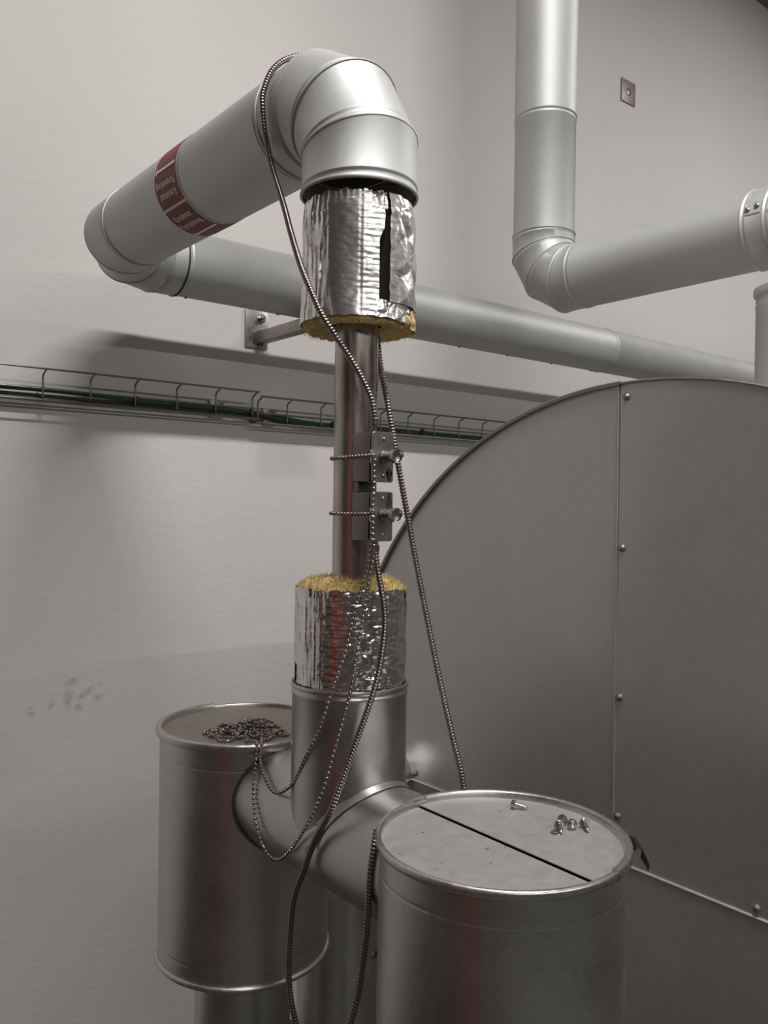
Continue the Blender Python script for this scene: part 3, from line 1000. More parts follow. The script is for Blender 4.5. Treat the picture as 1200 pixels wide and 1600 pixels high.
strip('saddle_strap', pin[8:], pout[8:], 0.0012, M['rim'], tee)
for Cd, Rd, sg in ((CD1, 0.1555, -1), (CD2, 0.1545, 1)):
    pin, pout = [], []
    for k in range(97):
        a = 2 * PI * k / 96
        for rr, L in ((RC + 0.0005, pin), (RC + 0.004, pout)):
            x = X0 + rr * math.cos(a); z = ZT + rr * math.sin(a)
            y = Cd[1] + sg * (math.sqrt(Rd ** 2 - (x - Cd[0]) ** 2) + 0.0016)
            L.append(Vector((x, y, z)))
    strip('saddle_edge', pin, pout, 0.0012, M['box'] if sg < 0 else M['rim'], tee)
inst('rivet', RIV, tee, (X0 - 0.0885, 1.018, ZT - 0.004), (0, -PI / 2, 0))
inst('rivet', RIV, tee, (0.832, 0.962, -0.4355), (0.3, 0.5, 0))

# pipe behind, running up and into the tank
XB, YB = 1.062, 1.452
pipe5 = thing('insulated_pipe', 'dark grey clad pipe low behind the drums beside the tank', 'pipe', (XB, YB, -H))
elb = elbow((XB + 0.11, YB, -0.73), (0, 0, 1), (1, 0, 0), 0.11, 3, 0.087, 0.02, 0.045)
bot = ring_like(elb[0], (0, 0, -H - elb[0][0].z))
segment('pipe_jacket', bot, elb[0], M['drum'], pipe5, False)
for i in range(4): segment('elbow_segment', elb[i], elb[i + 1], M['drum'], pipe5, True)

# ------------------------------------------------------------------ tank
TX, TY, TZ, TR = 1.20, 0.820, -0.5874, 0.7995
tank = thing('storage_tank', 'huge round sheet metal tank with seamed end plate and screws', 'tank', (TX, TY, TZ - TR))
bm = bmesh.new()
lathe(bm, [(TR, -0.004), (TR, 3.4), (TR - 0.01, 3.42), (0, 3.42)], (TX, TY, TZ), 'X', 160); fix(bm)
obj('shell', bm, M['tank'], tank)
SX = 0.850
SZ = -0.597
# end plates: four quarter panels meeting at raised folds
def panel(yside, zside, xoff):
    bm = bmesh.new()
    rr = TR - 0.003
    n = 60
    cy, cz = SX - TY, SZ - TZ
    pts = []
    # arc between the fold lines
    y_at = lambda z: math.sqrt(rr * rr - z * z)
    a0 = math.atan2(yside_z(rr, cy, zside), cy)
    a1 = math.atan2(cz, math.copysign(math.sqrt(rr * rr - cz * cz), yside))
    d = (a1 - a0 + PI) % (2 * PI) - PI
    pts = [(rr * math.cos(a0 + d * k / n), rr * math.sin(a0 + d * k / n)) for k in range(n + 1)] + [(cy, cz)]
    f = [bm.verts.new((TX - xoff, TY + y, TZ + z)) for y, z in pts]
    b = [bm.verts.new((TX - xoff + 0.0015, TY + y, TZ + z)) for y, z in pts]
    bm.faces.new(f); bm.faces.new(b[::-1])
    for k in range(len(f)): bm.faces.new((f[k], b[k], b[(k + 1) % len(f)], f[(k + 1) % len(f)]))
    fix(bm)
    return obj('end_panel', bm, M['tank'], tank, sharp=30)
def yside_z(rr, cy, zside): return math.copysign(math.sqrt(rr * rr - cy * cy), zside)
panel(1, 1, 0.0016); panel(-1, 1, 0.0034); panel(1, -1, 0.0020); panel(-1, -1, 0.0040)
bm = bmesh.new()
tube(bm, [Vector((TX - 0.004, SX + 0.004 * (z / 0.8), TZ + z)) for z in (-0.79, -0.4, 0.0, 0.2, 0.5, 0.793)], 0.0022, 8); fix(bm)
obj('upright_fold', bm, M['tank'], tank, sharp=60)
bm = bmesh.new()
tube(bm, [Vector((TX - 0.004, TY + y, SZ)) for y in (-0.79, -0.4, 0, 0.4, 0.79)], 0.0030, 8); fix(bm)
obj('level_fold', bm, M['tank'], tank, sharp=60)
# rim: thin lip right, broader folded lip left, shade put into its darker metal
def rim_arc(a0, a1, r0, r1, xf):
    bm = bmesh.new()
    lathe(bm, [(r0, -xf), (r1, -xf - 0.001), (r1 + 0.002, -xf + 0.002), (r1 + 0.001, 0.010), (r0, 0.010), (r0, -xf)], (TX, TY, TZ), 'X', 120, a0, a1)
    bmesh.ops.remove_doubles(bm, verts=bm.verts, dist=1e-6)
    bmesh.ops.holes_fill(bm, edges=[x for x in bm.edges if len(x.link_faces) == 1], sides=12)
    fix(bm); return obj('rim', bm, M['plate'] if a0 < PI / 2 < a1 - 0.2 or a0 < 0.5 else M['rim'], tank, sharp=45)
af = math.acos((SX - TY) / TR)
rim_arc(-PI / 2, af, TR - 0.0045, TR + 0.001, 0.010)
rim_arc(af, PI * 1.5, TR - 0.003, TR - 0.0005, 0.007)
for y, z in ((0.838, 0.187), (0.842, -0.067), (0.842, -0.319), (1.362, -0.583), (0.842, -0.52), (0.60, -0.583), (1.1, -0.612), (0.3, -0.583)):
    inst('screw', SCR, tank, (TX - 0.0038, y, z), (0, -PI / 2, 0))
for x in (0.55, 2.75):
    bm = bmesh.new()
    n = 24; a0, a1 = math.radians(235), math.radians(305)
    for xx in (x - 0.05, x + 0.05): pass
    ins = [(TR * math.cos(a0 + (a1 - a0) * k / n), TR * math.sin(a0 + (a1 - a0) * k / n)) for k in range(n + 1)]
    zb = -H - TZ
    F1 = [bm.verts.new((TX + x - 0.05, TY + y, TZ + z)) for y, z in ins]; G1 = [bm.verts.new((TX + x - 0.05, TY + y, TZ + zb)) for y, z in ins]
    F2 = [bm.verts.new((TX + x + 0.05, TY + y, TZ + z)) for y, z in ins]; G2 = [bm.verts.new((TX + x + 0.05, TY + y, TZ + zb)) for y, z in ins]
    for k in range(n):
        bm.faces.new((F1[k], F1[k + 1], G1[k + 1], G1[k])); bm.faces.new((F2[k], G2[k], G2[k + 1], F2[k + 1]))
        bm.faces.new((F1[k], F2[k], F2[k + 1], F1[k + 1])); bm.faces.new((G1[k], G1[k + 1], G2[k + 1], G2[k]))
    bm.faces.new((F1[0], G1[0], G2[0], F2[0])); bm.faces.new((F1[-1], F2[-1], G2[-1], G1[-1]))
    fix(bm); obj('cradle', bm, M['plate'], tank, smooth=False)

# ------------------------------------------------------------------ wire cable tray and its cables
WIRE = 0.0026
ZTOP, ZBOT = 0.3475, 0.2735
def tray(x0, x1, dz, crosses, label):
    t = thing('wire_cable_tray', label, 'cable tray', (x0, 2.335, ZBOT + dz), 'wire cable tray sections on the wall')
    def lw(y, z, r=WIRE):
        bm = bmesh.new(); tube(bm, [(x0, y, z + dz), (x1, y, z + dz)], r, 8); fix(bm)
        obj('long_wire', bm, M['tray'], t)
    lw(2.300, ZTOP + 0.002, 0.0030)
    lw(2.331, ZBOT + 0.026); lw(2.331, ZBOT - 0.0045); lw(2.352, ZBOT - 0.0045); lw(2.371, ZBOT + 0.002)
    bm = bmesh.new()
    path = catmull([(0, 2.300, ZTOP - 0.001), (0, 2.308, ZTOP - 0.004), (0, 2.321, ZTOP - 0.009), (0, 2.3275, ZTOP - 0.016), (0, 2.328, ZBOT + 0.03), (0, 2.3285, ZBOT + 0.002), (0, 2.334, ZBOT - 0.001), (0, 2.36, ZBOT - 0.001), (0, 2.370, ZBOT + 0.004), (0, 2.372, ZBOT + 0.02), (0, 2.372, ZBOT + 0.03)], 0.007)
    tube(bm, path, WIRE, 7); fix(bm)
    for f in bm.faces: f.smooth = True
    me = bpy.data.meshes.new('cross_wire'); bm.to_mesh(me); bm.free(); me.materials.append(M['tray'])
    for x in crosses: inst('cross_wire', me, t, (x, 0, dz))
    return t
t1 = tray(-1.6, 1.347, 0.0, [1.3385 - 0.1285 * k for k in range(23)], 'left wire mesh cable tray section carrying green cables along wall')
t2 = tray(1.352, 4.6, -0.0125, [1.358, 1.468] + [1.602 + 0.1285 * k for k in range(23)], 'right wire mesh cable tray section, set slightly lower, behind steel pipe')
def clip(t, x, dz):
    bm = bmesh.new()
    for k in range(3): box(bm, (x - 0.026, 2.366, ZBOT + 0.016 + 0.011 * k + dz), (x + 0.026, 2.372, ZBOT + 0.022 + 0.011 * k + dz), 0.001)
    box(bm, (x - 0.022, 2.368, ZBOT - 0.008 + dz), (x + 0.022, 2.379, ZBOT + 0.046 + dz), 0.001)
    fix(bm); obj('wall_clip', bm, M['plate'], t)
clip(t1, 1.235, 0.0); clip(t2, 1.425, -0.0125)
def cable(name, pts, r, m, label):
    bm = bmesh.new(); tube(bm, catmull(pts, 0.02), r, 10); fix(bm)
    return tag(obj(name, bm, m, None, at=pts[0], sharp=60), label, 'cable')
gz = [(-1.6, .283), (0.0, .291), (0.45, .2945), (0.69, .2985), (0.82, .2965), (0.958, .2925), (1.09, .2935), (1.22, .2925), (1.356, .288), (1.451, .281), (1.551, .2715), (1.643, .269), (1.88, .2725), (2.03, .272), (2.37, .271), (3.2, .270), (4.6, .270)]
cable('power_cable', [(x, 2.3425, z) for x, z in gz], 0.0068, M['green'], 'thicker green cable lying in the wire tray on the wall')
cable('control_cable', [(x, 2.358 + 0.003 * math.sin(x * 5), ZBOT + 0.0095 + (-0.0125 if x > 1.4 else 0)) for x, z in gz], 0.0055, M['greydark'], 'thinner dark cable at the back of the wire tray')
def tie(x, z):
    bm = bmesh.new()
    lathe(bm, [(0.0085, -0.0035), (0.0098, -0.0035), (0.0098, 0.0035), (0.0085, 0.0035), (0.0085, -0.0035)], (x, 2.340, z), 'X', 16)
    bmesh.ops.remove_doubles(bm, verts=bm.verts, dist=1e-6)
    box(bm, (x - 0.006, 2.326, z - 0.002), (x + 0.006, 2.334, z + 0.014), 0.001)
    fix(bm); return bm
for x, z, lab in ((0.958, 0.2885, 'black cable tie on the left part of the wire tray'), (1.338, 0.2845, 'black cable tie where the two tray sections meet'), (1.655, 0.268, 'black cable tie on tray just left of the steel pipe'), (2.06, 0.270, 'black cable tie on tray right of the steel pipe')):
    tag(obj('cable_tie', tie(x, z), M['black'], None, at=(x, 2.34, z)), lab, 'cable tie')

# ------------------------------------------------------------------ bracket and anchor plate
brk = thing('wall_bracket', 'grey bracket plate bolted to wall with arm under the pipe', 'bracket', (1.375, WY, 0.56))
bm = bmesh.new(); box(bm, (1.335, WY - 0.008, 0.503), (1.418, WY, 0.622), 0.0012); fix(bm); obj('base_plate', bm, M['plate'], brk)
bm = bmesh.new()
a, b = (1.364, 1.400), (0.538, 0.574)
zt = ZR - R0 - 0.0012
b = (zt - 0.037, zt)
box(bm, (a[0], 2.01, b[0]), (a[1], WY - 0.008, b[1]), 0.002)
fix(bm); obj('arm', bm, M['plate'], brk)
for x, z in ((1.392, 0.598), (1.392, 0.510)):
    bm = bmesh.new()
    lathe(bm, [(0, -0.020), (0.006, -0.020), (0.0065, -0.018), (0.0065, -0.012)], (x, WY - 0.008, z), 'Y', 12)
    lathe(bm, [(0.0065, -0.0125), (0.0118, -0.0125), (0.0122, -0.0115), (0.0122, -0.003)], (x, WY - 0.008, z), 'Y', 6)
    lathe(bm, [(0.0122, -0.003), (0.0155, -0.003), (0.0155, 0.0)], (x, WY - 0.008, z), 'Y', 24)
    fix(bm); obj('bolt', bm, M['bolt'], brk, sharp=25)
bm = bmesh.new()
tube(bm, catmull([(1.350, WY - 0.011, 0.535), (1.352, WY - 0.013, 0.555), (1.356, WY - 0.015, 0.572), (1.362, WY - 0.017, 0.577)], 0.004), 0.003, 8); fix(bm)
obj('weld_seam', bm, M['bolt'], brk)

anc = thing('anchor_plate', 'small square grey steel plate high on the white wall', 'plate', (3.362, WY, 1.96))
bm = bmesh.new(); box(bm, (3.31, WY - 0.007, 1.911), (3.418, WY, 2.017), 0.0015); fix(bm); obj('plate', bm, plain('dull_plate', (0.26, 0.235, 0.215), 0.5, 0.5, 0.12, 50), anc)
bm = bmesh.new()
lathe(bm, [(0, -0.0112), (0.006, -0.0112), (0.012, -0.0105), (0.0165, -0.009), (0.0175, -0.0068)], (3.364, WY, 1.963), 'Y', 20); fix(bm)
obj('bolt', bm, M['box'], anc)

# ------------------------------------------------------------------ clamp-on sensors
BX0, BX1, BY0, BY1 = 0.732, 0.7705, 0.9350, 0.979
def rounded_plate(bm, x0, x1, z0, z1, y0, y1, r):
    pts = []
    for cx, cz, a0 in ((x1 - r, z1 - r, 0), (x0 + r, z1 - r, 90), (x0 + r, z0 + r, 180), (x1 - r, z0 + r, 270)):
        for k in range(5):
            a = math.radians(a0 + 22.5 * k)
            pts.append((cx + r * math.cos(a), cz + r * math.sin(a)))
    f = [bm.verts.new((x, y0, z)) for x, z in pts]; b = [bm.verts.new((x, y1, z)) for x, z in pts]
    bm.faces.new(f); bm.faces.new(b[::-1])
    for k in range(len(f)): bm.faces.new((f[k], b[k], b[(k + 1) % len(f)], f[(k + 1) % len(f)]))
def sensor(zlo, zhi, zk, gland_top, label, mark):
    t = thing('clamp_on_sensor', label, 'sensor', (BX0, BY0, zlo))
    bm = bmesh.new()
    box(bm, (BX0 + 0.0015, BY0 + 0.004, zlo + 0.001), (BX1 - 0.0015, BY1, zhi - 0.001), 0.001)
    fix(bm); obj('housing', bm, M['box'], t)
    bm = bmesh.new(); box(bm, (BX0 - 0.0005, BY0 + 0.0055, zlo), (BX0 + 0.0008, BY1 + 0.001, zhi), 0.0004); fix(bm)
    obj('side_plate', bm, M['box'], t)
    bm = bmesh.new(); rounded_plate(bm, BX0 + 0.001, BX1 + 0.001, zlo - 0.001, zhi + 0.001, BY0 + 0.0035, BY0, 0.004); fix(bm)
    bmesh.ops.bevel(bm, geom=[e for e in bm.edges if e.calc_face_angle(0) > 1.2], offset=0.0005, segments=1, affect='EDGES')
    obj('cover_plate', bm, M['plate'], t)
    # slot hook that holds the ball chain
    bm = bmesh.new(); box(bm, (BX0 - 0.0016, BY0 - 0.0005, zk - 0.0095), (BX0 + 0.0004, BY0 + 0.0025, zk + 0.0095), 0.0003); fix(bm)
    obj('chain_hook', bm, M['bolt'], t)
    xc = (BX0 + BX1) / 2 + 0.002
    for z in (zhi - 0.009, zlo + 0.008):
        bm = bmesh.new()
        lathe(bm, [(0, -0.0008), (0.0012, -0.0008), (0.0014, -0.0020), (0.0028, -0.0016), (0.0032, 0.0)], (xc, BY0, z), 'Y', 16); fix(bm)
        obj('screw', bm, M['bolt'], t)
    # knurled spindle and hollow thumb cap
    kb = bmesh.new()
    xk = xc + 0.0005
    prof = [(0.0085, 0.0), (0.0088, -0.003), (0.0075, -0.0042)]
    for k in range(6): prof += [(0.0062, -0.0045 - 0.0022 * k), (0.0072, -0.0052 - 0.0022 * k), (0.0072, -0.0060 - 0.0022 * k)]
    prof += [(0.0058, -0.0185), (0.0058, -0.024)]
    lathe(kb, prof, (xk, BY0, zk), 'Y', 20); fix(kb)
    kn = obj('knob', kb, M['box'], t, sharp=35)
    kb = bmesh.new()
    lathe(kb, [(0.0055, -0.0185), (0.0082, -0.0190), (0.0098, -0.0215), (0.0102, -0.026), (0.0102, -0.0315), (0.0098, -0.0325), (0.0088, -0.0318), (0.0076, -0.0275), (0.003, -0.0262), (0, -0.026)], (xk, BY0, zk), 'Y', 28); fix(kb)
    obj('knob_cap', kb, M['bolt'], kn, sharp=35)
    # printed mark on the plate
    y = BY0 - 0.0004
    if mark == 'arrow':
        bm = bmesh.new()
        cx = BX1 - 0.0068; z0 = zlo + 0.001
        q = [(cx - 0.0024, z0), (cx + 0.0024, z0), (cx + 0.0024, z0 + 0.0135), (cx + 0.0056, z0 + 0.0135), (cx, z0 + 0.0195), (cx - 0.0056, z0 + 0.0135), (cx - 0.0024, z0 + 0.0135)]
        bm.faces.new([bm.verts.new((x, y, z)) for x, z in q])
        bmesh.ops.triangulate(bm, faces=bm.faces)
        obj('arrow_mark', bm, M['mark'], t, smooth=False)
    else:
        bm = bmesh.new()
        cx = BX1 - 0.0062; zt = zhi - 0.001
        q = [(cx - 0.0024, zt - 0.008), (cx - 0.0024, zt), (cx + 0.0024, zt), (cx + 0.0024, zt - 0.008)]
        bm.faces.new([bm.verts.new((x, y, z)) for x, z in q])
        for k in range(3):
            zz = zt - 0.0085 - 0.0048 * k
            q = [(cx - 0.0055, zz - 0.0042), (cx, zz), (cx + 0.0055, zz - 0.0042), (cx + 0.0055, zz - 0.0015), (cx, zz + 0.0022), (cx - 0.0055, zz - 0.0015)]
            bm.faces.new([bm.verts.new((x, y, z)) for x, z in q])
        bmesh.ops.triangulate(bm, faces=bm.faces)
        obj('arrow_mark', bm, M['mark'], t, smooth=False)
    # cable gland
    bm = bmesh.new()
    gx, gy = 0.7395, 0.9395
    if gland_top:
        lathe(bm, [(0.0042, zhi - 0.001), (0.0042, zhi + 0.010), (0.0058, zhi + 0.0105), (0.0058, zhi + 0.0135), (0.0044, zhi + 0.014), (0.0044, zhi + 0.020)], (gx, gy, 0), 'Z', 16)
    else:
        lathe(bm, [(0.0044, zlo + 0.001), (0.0044, zlo - 0.006), (0.0062, zlo - 0.0065), (0.0062, zlo - 0.014), (0.0054, zlo - 0.0145), (0.0054, zlo - 0.02)], (0.7437, 0.9395, 0), 'Z', 16)
    fix(bm); obj('cable_gland', bm, M['conduit'], t)
    return t
sensor(0.0335, 0.1035, 0.0690, True, 'upper grey sensor box clamped to steel pipe with single up arrow', 'arrow')
sensor(-0.0515, 0.0180, -0.0140, False, 'lower grey sensor box clamped to steel pipe with stacked chevrons', 'chevron')
# carrier rail between pipe and boxes
bm = bmesh.new(); box(bm, (0.737, 0.972, 0.0185), (0.766, 0.984, 0.033), 0.0008); fix(bm)
rl = obj('sensor_rail', bm, M['box'], None, at=(0.75, 0.978, 0.02)); tag(rl, 'short dark metal spacer between the upper and lower sensor boxes', 'spacer')

# ------------------------------------------------------------------ armoured conduits
def conduit(pts, label, r=0.0049, pitch=0.0048, at=None):
    d = catmull(pts, pitch / 4)
    rad = []
    for i in range(len(d)):
        rad.append((r, r, r * 0.82, r * 0.70)[i % 4])
    bm = bmesh.new(); tube(bm, d, rad, 12); fix(bm)
    for f in bm.faces: f.smooth = True
    return tag(obj('armoured_conduit', bm, M['conduit'], None, at=pts[-1] if at is None else at, smooth=False), label, 'conduit')
c1 = [(0.868, 1.205, 0.580), (0.872, 1.185, 0.665), (0.835, 1.172, 0.7165), (0.778, 1.165, 0.7405), (0.730, 1.164, 0.7235), (0.699, 1.166, 0.6945), (0.6835, 1.1683, 0.655), (0.6830, 1.1686, 0.630), (0.6905, 1.1745, 0.600), (0.7040, 1.1850, 0.5765),
      (0.7080, 1.1771, 0.5419), (0.6929, 1.1176, 0.4647), (0.6767, 1.0688, 0.4047), (0.6675, 1.0271, 0.3462), (0.6700, 1.0015, 0.3028), (0.6768, 0.9848, 0.2690), (0.6913, 0.9747, 0.2422), (0.7116, 0.9663, 0.2127), (0.7266, 0.9550, 0.1819), (0.7353, 0.9446, 0.1543), (0.7385, 0.9405, 0.1310), (0.7393, 0.9395, 0.1200)]
conduit(c1, 'ribbed metal conduit looped over the top elbow down to upper sensor box')
c2 = [(0.806, 1.050, 0.272), (0.8015, 1.026, 0.2685), (0.8005, 1.0150, 0.2647), (0.8005, 1.0073, 0.2221), (0.8010, 0.9958, 0.1827), (0.8030, 0.9862, 0.1441), (0.8060, 0.9785, 0.1056), (0.8090, 0.9725, 0.0718), (0.8170, 0.9658, 0.0187), (0.8257, 0.9583, -0.0392), (0.8344, 0.9508, -0.0972), (0.8437, 0.9425, -0.1551), (0.8545, 0.9327, -0.2226), (0.8659, 0.9222, -0.2900), (0.8771, 0.9116, -0.3525), (0.8874, 0.9016, -0.4101),
      (0.8960, 0.893, -0.50), (0.903, 0.90, -0.58), (0.880, 0.905, -0.625), (0.80, 0.902, -0.628), (0.715, 0.895, -0.62)]
conduit(c2, 'straight hanging ribbed conduit passing behind the knobs and the near drum')
c4 = [(0.706, 0.880, -0.440), (0.6960, 0.8735, -0.462), (0.6880, 0.8695, -0.49), (0.6860, 0.8695, -0.5200), (0.6850, 0.8721, -0.5670), (0.6843, 0.8779, -0.6101), (0.6811, 0.8828, -0.6532), (0.6727, 0.8892, -0.6963), (0.6615, 0.8976, -0.7393), (0.645, 0.91, -0.82), (0.640, 0.93, -1.0), (0.66, 0.95, -1.3), (0.70, 0.96, -H + 0.006)]
conduit(c4, 'dark ribbed conduit squeezed between the cross tube and near drum')
c3 = [(0.7437, 0.9395, -0.0640), (0.7437, 0.9380, -0.0720), (0.7447, 0.9346, -0.0927), (0.7526, 0.9327, -0.1298), (0.7582, 0.9336, -0.1626), (0.7571, 0.9344, -0.1950), (0.7495, 0.9351, -0.2404), (0.7368, 0.9388, -0.2855), (0.7199, 0.9475, -0.3393), (0.7049, 0.9538, -0.3838), (0.6852, 0.9607, -0.4363), (0.6775, 0.9871, -0.4842), (0.6787, 1.0178, -0.5414), (0.6797, 1.0408, -0.5861), (0.6824, 1.0533, -0.6364), (0.6832, 1.0587, -0.6873), (0.6872, 1.0621, -0.7290), (0.6907, 1.0598, -0.7584), (0.6976, 1.0553, -0.7928), (0.7110, 1.0463, -0.8472), (0.73, 1.04, -1.0), (0.74, 1.04, -1.3), (0.74, 1.03, -H + 0.006)]
conduit(c3, 'ribbed metal conduit from lower sensor box sweeping down past upright jacket')

# ------------------------------------------------------------------ ball chains
_t = bmesh.new(); bmesh.ops.create_uvsphere(_t, u_segments=9, v_segments=6, radius=1.0)
BEAD_V = [v.co.copy() for v in _t.verts]
_t.verts.index_update(); BEAD_F = [[v.index for v in f.verts] for f in _t.faces]; _t.free()
def bead_mesh(pts, r, m, parent):
    org = root_origin(parent)
    vs, fs = [], []
    for p in pts:
        n = len(vs)
        vs += [p - org + v * r for v in BEAD_V]
        fs += [[i + n for i in f] for f in BEAD_F]
    me = bpy.data.meshes.new('beads'); me.from_pydata(vs, [], fs); me.materials.append(m)
    me.polygons.foreach_set('use_smooth', [True] * len(fs))
    o = bpy.data.objects.new('beads', me); COL.objects.link(o); o.parent = parent
    return o
def chain(path, label):
    pts = resample([Vector(p) for p in path], 0.0080)
    o0 = pts[0].copy()
    bm = bmesh.new(); tube(bm, pts, 0.0007, 5); fix(bm)
    t = obj('ball_chain', bm, M['chain'], None, at=o0)
    tag(t, label, 'chain', 'ball chains of the sensor boxes')
    b = bead_mesh(pts, 0.0030, M['chain'], t); b['kind'] = 'stuff'
    return t
def loop_round(z, rise):
    P = [(0.7725, 0.945, z), (0.7735, 0.965, z), (0.778, 0.979, z)]
    R = RS + 0.0032
    for k in range(0, 15):
        a = math.radians(-50 + 245 * k / 14)
        P.append((XS + R * math.cos(a), YS + R * math.sin(a), z))
    P += [(0.7287, 0.992, z + rise * .3), (0.7288, 0.975, z + rise * .5), (0.7288, 0.955, z + rise * .8), (0.7286, 0.940, z + rise)]
    return P
sA = [(0.7286, 0.9325, 0.0702), (0.7300, 0.9290, 0.0690), (0.7318, 0.9283, 0.0640), (0.7320, 0.9290, 0.0527), (0.7313, 0.9290, 0.0258), (0.7294, 0.9290, -0.0101), (0.7288, 0.9289, -0.0462), (0.7286, 0.9322, -0.0555), (0.7301, 0.9397, -0.0907), (0.7269, 0.9485, -0.1161), (0.7232, 0.9551, -0.1440), (0.7166, 0.9608, -0.1846), (0.7110, 0.9649, -0.2151), (0.7046, 0.9696, -0.2400), (0.6981, 0.9817, -0.2782), (0.6939, 0.9895, -0.3061), (0.6916, 1.0034, -0.3347), (0.6868, 1.0263, -0.3731), (0.6906, 1.0622, -0.4204), (0.6941, 1.1085, -0.4509), (0.6964, 1.1413, -0.4519), (0.7064, 1.1831, -0.4334), (0.7200, 1.2160, -0.4161), (0.7249, 1.2100, -0.4100)]
sA[-2:] = [(0.7190, 1.2130, -0.4180), (0.7235, 1.2140, -0.4055)]
sB = [(0.7286, 0.9325, -0.0128), (0.7295, 0.9288, -0.0118), (0.7302, 0.9275, -0.0165), (0.7300, 0.9275, -0.0371), (0.7318, 0.9285, -0.0554), (0.7340, 0.9324, -0.0776), (0.7319, 0.9406, -0.1175), (0.7298, 0.9460, -0.1528), (0.7264, 0.9499, -0.1879), (0.7217, 0.9535, -0.2247), (0.7189, 0.9590, -0.2629), (0.7120, 0.9642, -0.3017), (0.7032, 0.9744, -0.3505), (0.6912, 0.9846, -0.4093), (0.6813, 1.0086, -0.4639), (0.6815, 1.0514, -0.5156), (0.6825, 1.0891, -0.5459), (0.6838, 1.1226, -0.5490), (0.6836, 1.1480, -0.5310), (0.6832, 1.1640, -0.4995), (0.6950, 1.1900, -0.4600), (0.7120, 1.2110, -0.4215), (0.7165, 1.2170, -0.4050)]
def heap(start, centre, rx, ry, hh, n, seed):
    g = random.Random(seed)
    P = [Vector(p) for p in start]
    zl = ZLID - 0.0060 + 0.0028
    a = g.uniform(0, 6.28)
    drift = Vector((0, 0))
    for k in range(n):
        f = k / n
        a += g.uniform(0.55, 1.15) * (1 if (k // 17) % 2 == 0 else -1)
        s = g.uniform(0.15, 1.0) ** 0.6
        cx = centre[0] + rx * 0.55 * math.sin(k * 0.37 + seed); cy = centre[1] + ry * 0.55 * math.cos(k * 0.29 + seed * 2)
        x = cx + math.cos(a) * rx * 0.45 * s; y = cy + math.sin(a) * ry * 0.45 * s
        rr = min(1.0, math.hypot((x - centre[0]) / rx, (y - centre[1]) / ry))
        P.append(Vector((x, y, zl + hh * (1 - rr * rr) * g.random())))
    return P
# right-hand heap belongs to the upper box's chain, left-hand heap to the lower one's
rim_z = ZLID + 0.0058
zb = ZLID - 0.0060 + 0.004
hA = heap([(0.732, 1.2275, rim_z), (0.742, 1.246, zb + 0.004), (0.755, 1.258, zb), (0.770, 1.262, zb), (0.762, 1.275, zb + 0.004), (0.745, 1.268, zb + 0.007), (0.758, 1.284, zb + 0.006)], (0.783, 1.325), 0.043, 0.066, 0.021, 105, 3)
hB = heap([(0.7255, 1.2315, rim_z), (0.734, 1.252, zb + 0.003), (0.728, 1.272, zb), (0.742, 1.290, zb), (0.728, 1.302, zb + 0.003)], (0.728, 1.336), 0.040, 0.050, 0.015, 75, 8)
pA = catmull(loop_round(0.0690, 0.0012) + sA, 0.002) + catmull([Vector(sA[-1])] + hA, 0.002)
pB = catmull(loop_round(-0.0140, 0.0010) + sB, 0.002) + catmull([Vector(sB[-1])] + hB, 0.002)
chain(pA, 'ball chain from the upper sensor box ending in the right heap on lid')
chain(pB, 'ball chain from the lower sensor box ending in the left heap on lid')

# ------------------------------------------------------------------ loose screws on the near lid
ZL2 = -0.418 - 0.0065 + 0.0022
def screw_mesh():
    bm = bmesh.new()
    lathe(bm, [(0.0012, 0.0046), (0.0035, 0.0050), (0.0048, 0.0046), (0.0052, 0.0038), (0.0052, 0.0006), (0.0048, 0.0)], (0, 0, 0), 'Z', 6)
    lathe(bm, [(0.0, 0.0038), (0.0012, 0.0046)], (0, 0, 0), 'Z', 6)
    lathe(bm, [(0.0048, 0.0005), (0.0068, 0.0004), (0.0070, -0.0003), (0.0067, -0.0010), (0.003, -0.0010)], (0, 0, 0), 'Z', 20)
    head = bm
    fix(head)
    bm2 = bmesh.new()
    prof = [(0.003, -0.0009)]
    for k in range(7): prof += [(0.0023, -0.0018 - 0.0018 * k), (0.0030, -0.0026 - 0.0018 * k)]
    prof += [(0.0022, -0.0152), (0.0018, -0.0170), (0.0, -0.0195)]
    lathe(bm2, prof, (0, 0, 0), 'Z', 12); fix(bm2)
    out = []
    for nme, b in (('screw_head', head), ('screw_thread', bm2)):
        for f in b.faces: f.smooth = nme == 'screw_thread'
        me = bpy.data.meshes.new(nme); b.to_mesh(me); b.free(); me.materials.append(M['bolt']); out.append(me)
    return out
HM, TM = screw_mesh()
def loose(label, at, direction, lift):
    """direction = way the tip points"""
    t = thing('loose_screw', label, 'screw', (at[0], at[1], ZL2 + lift), 'loose screws on the slotted lid')
    d = -Vector(direction).normalized()
    q = d.to_track_quat('Z', 'Y')
    t.rotation_mode = 'QUATERNION'; t.rotation_quaternion = q
    for nme, me in (('screw_head', HM), ('screw_thread', TM)):
        o = bpy.data.objects.new(nme, me); COL.objects.link(o); o.parent = t
    return t
loose('loose screw lying alone farthest back on the slotted lid', (0.8790, 0.7880, 0), (0.55, -0.82, -0.20), 0.0067)
loose('loose screw at front of the small cluster, tip pointing forwards', (0.8690, 0.7010, 0), (-0.62, -0.70, -0.22), 0.0067)
loose('loose screw standing head up at the back of the cluster', (0.8860, 0.7095, 0), (0.85, 0.35, -0.20), 0.0067)
loose('loose screw showing its round head at right of the cluster', (0.8840, 0.6920, 0), (0.62, 0.75, -0.20), 0.0067)
loose('loose screw nearest the drum rim, right of the cluster', (0.9000, 0.6850, 0), (-0.55, -0.80, -0.22), 0.0067)
bm = bmesh.new()
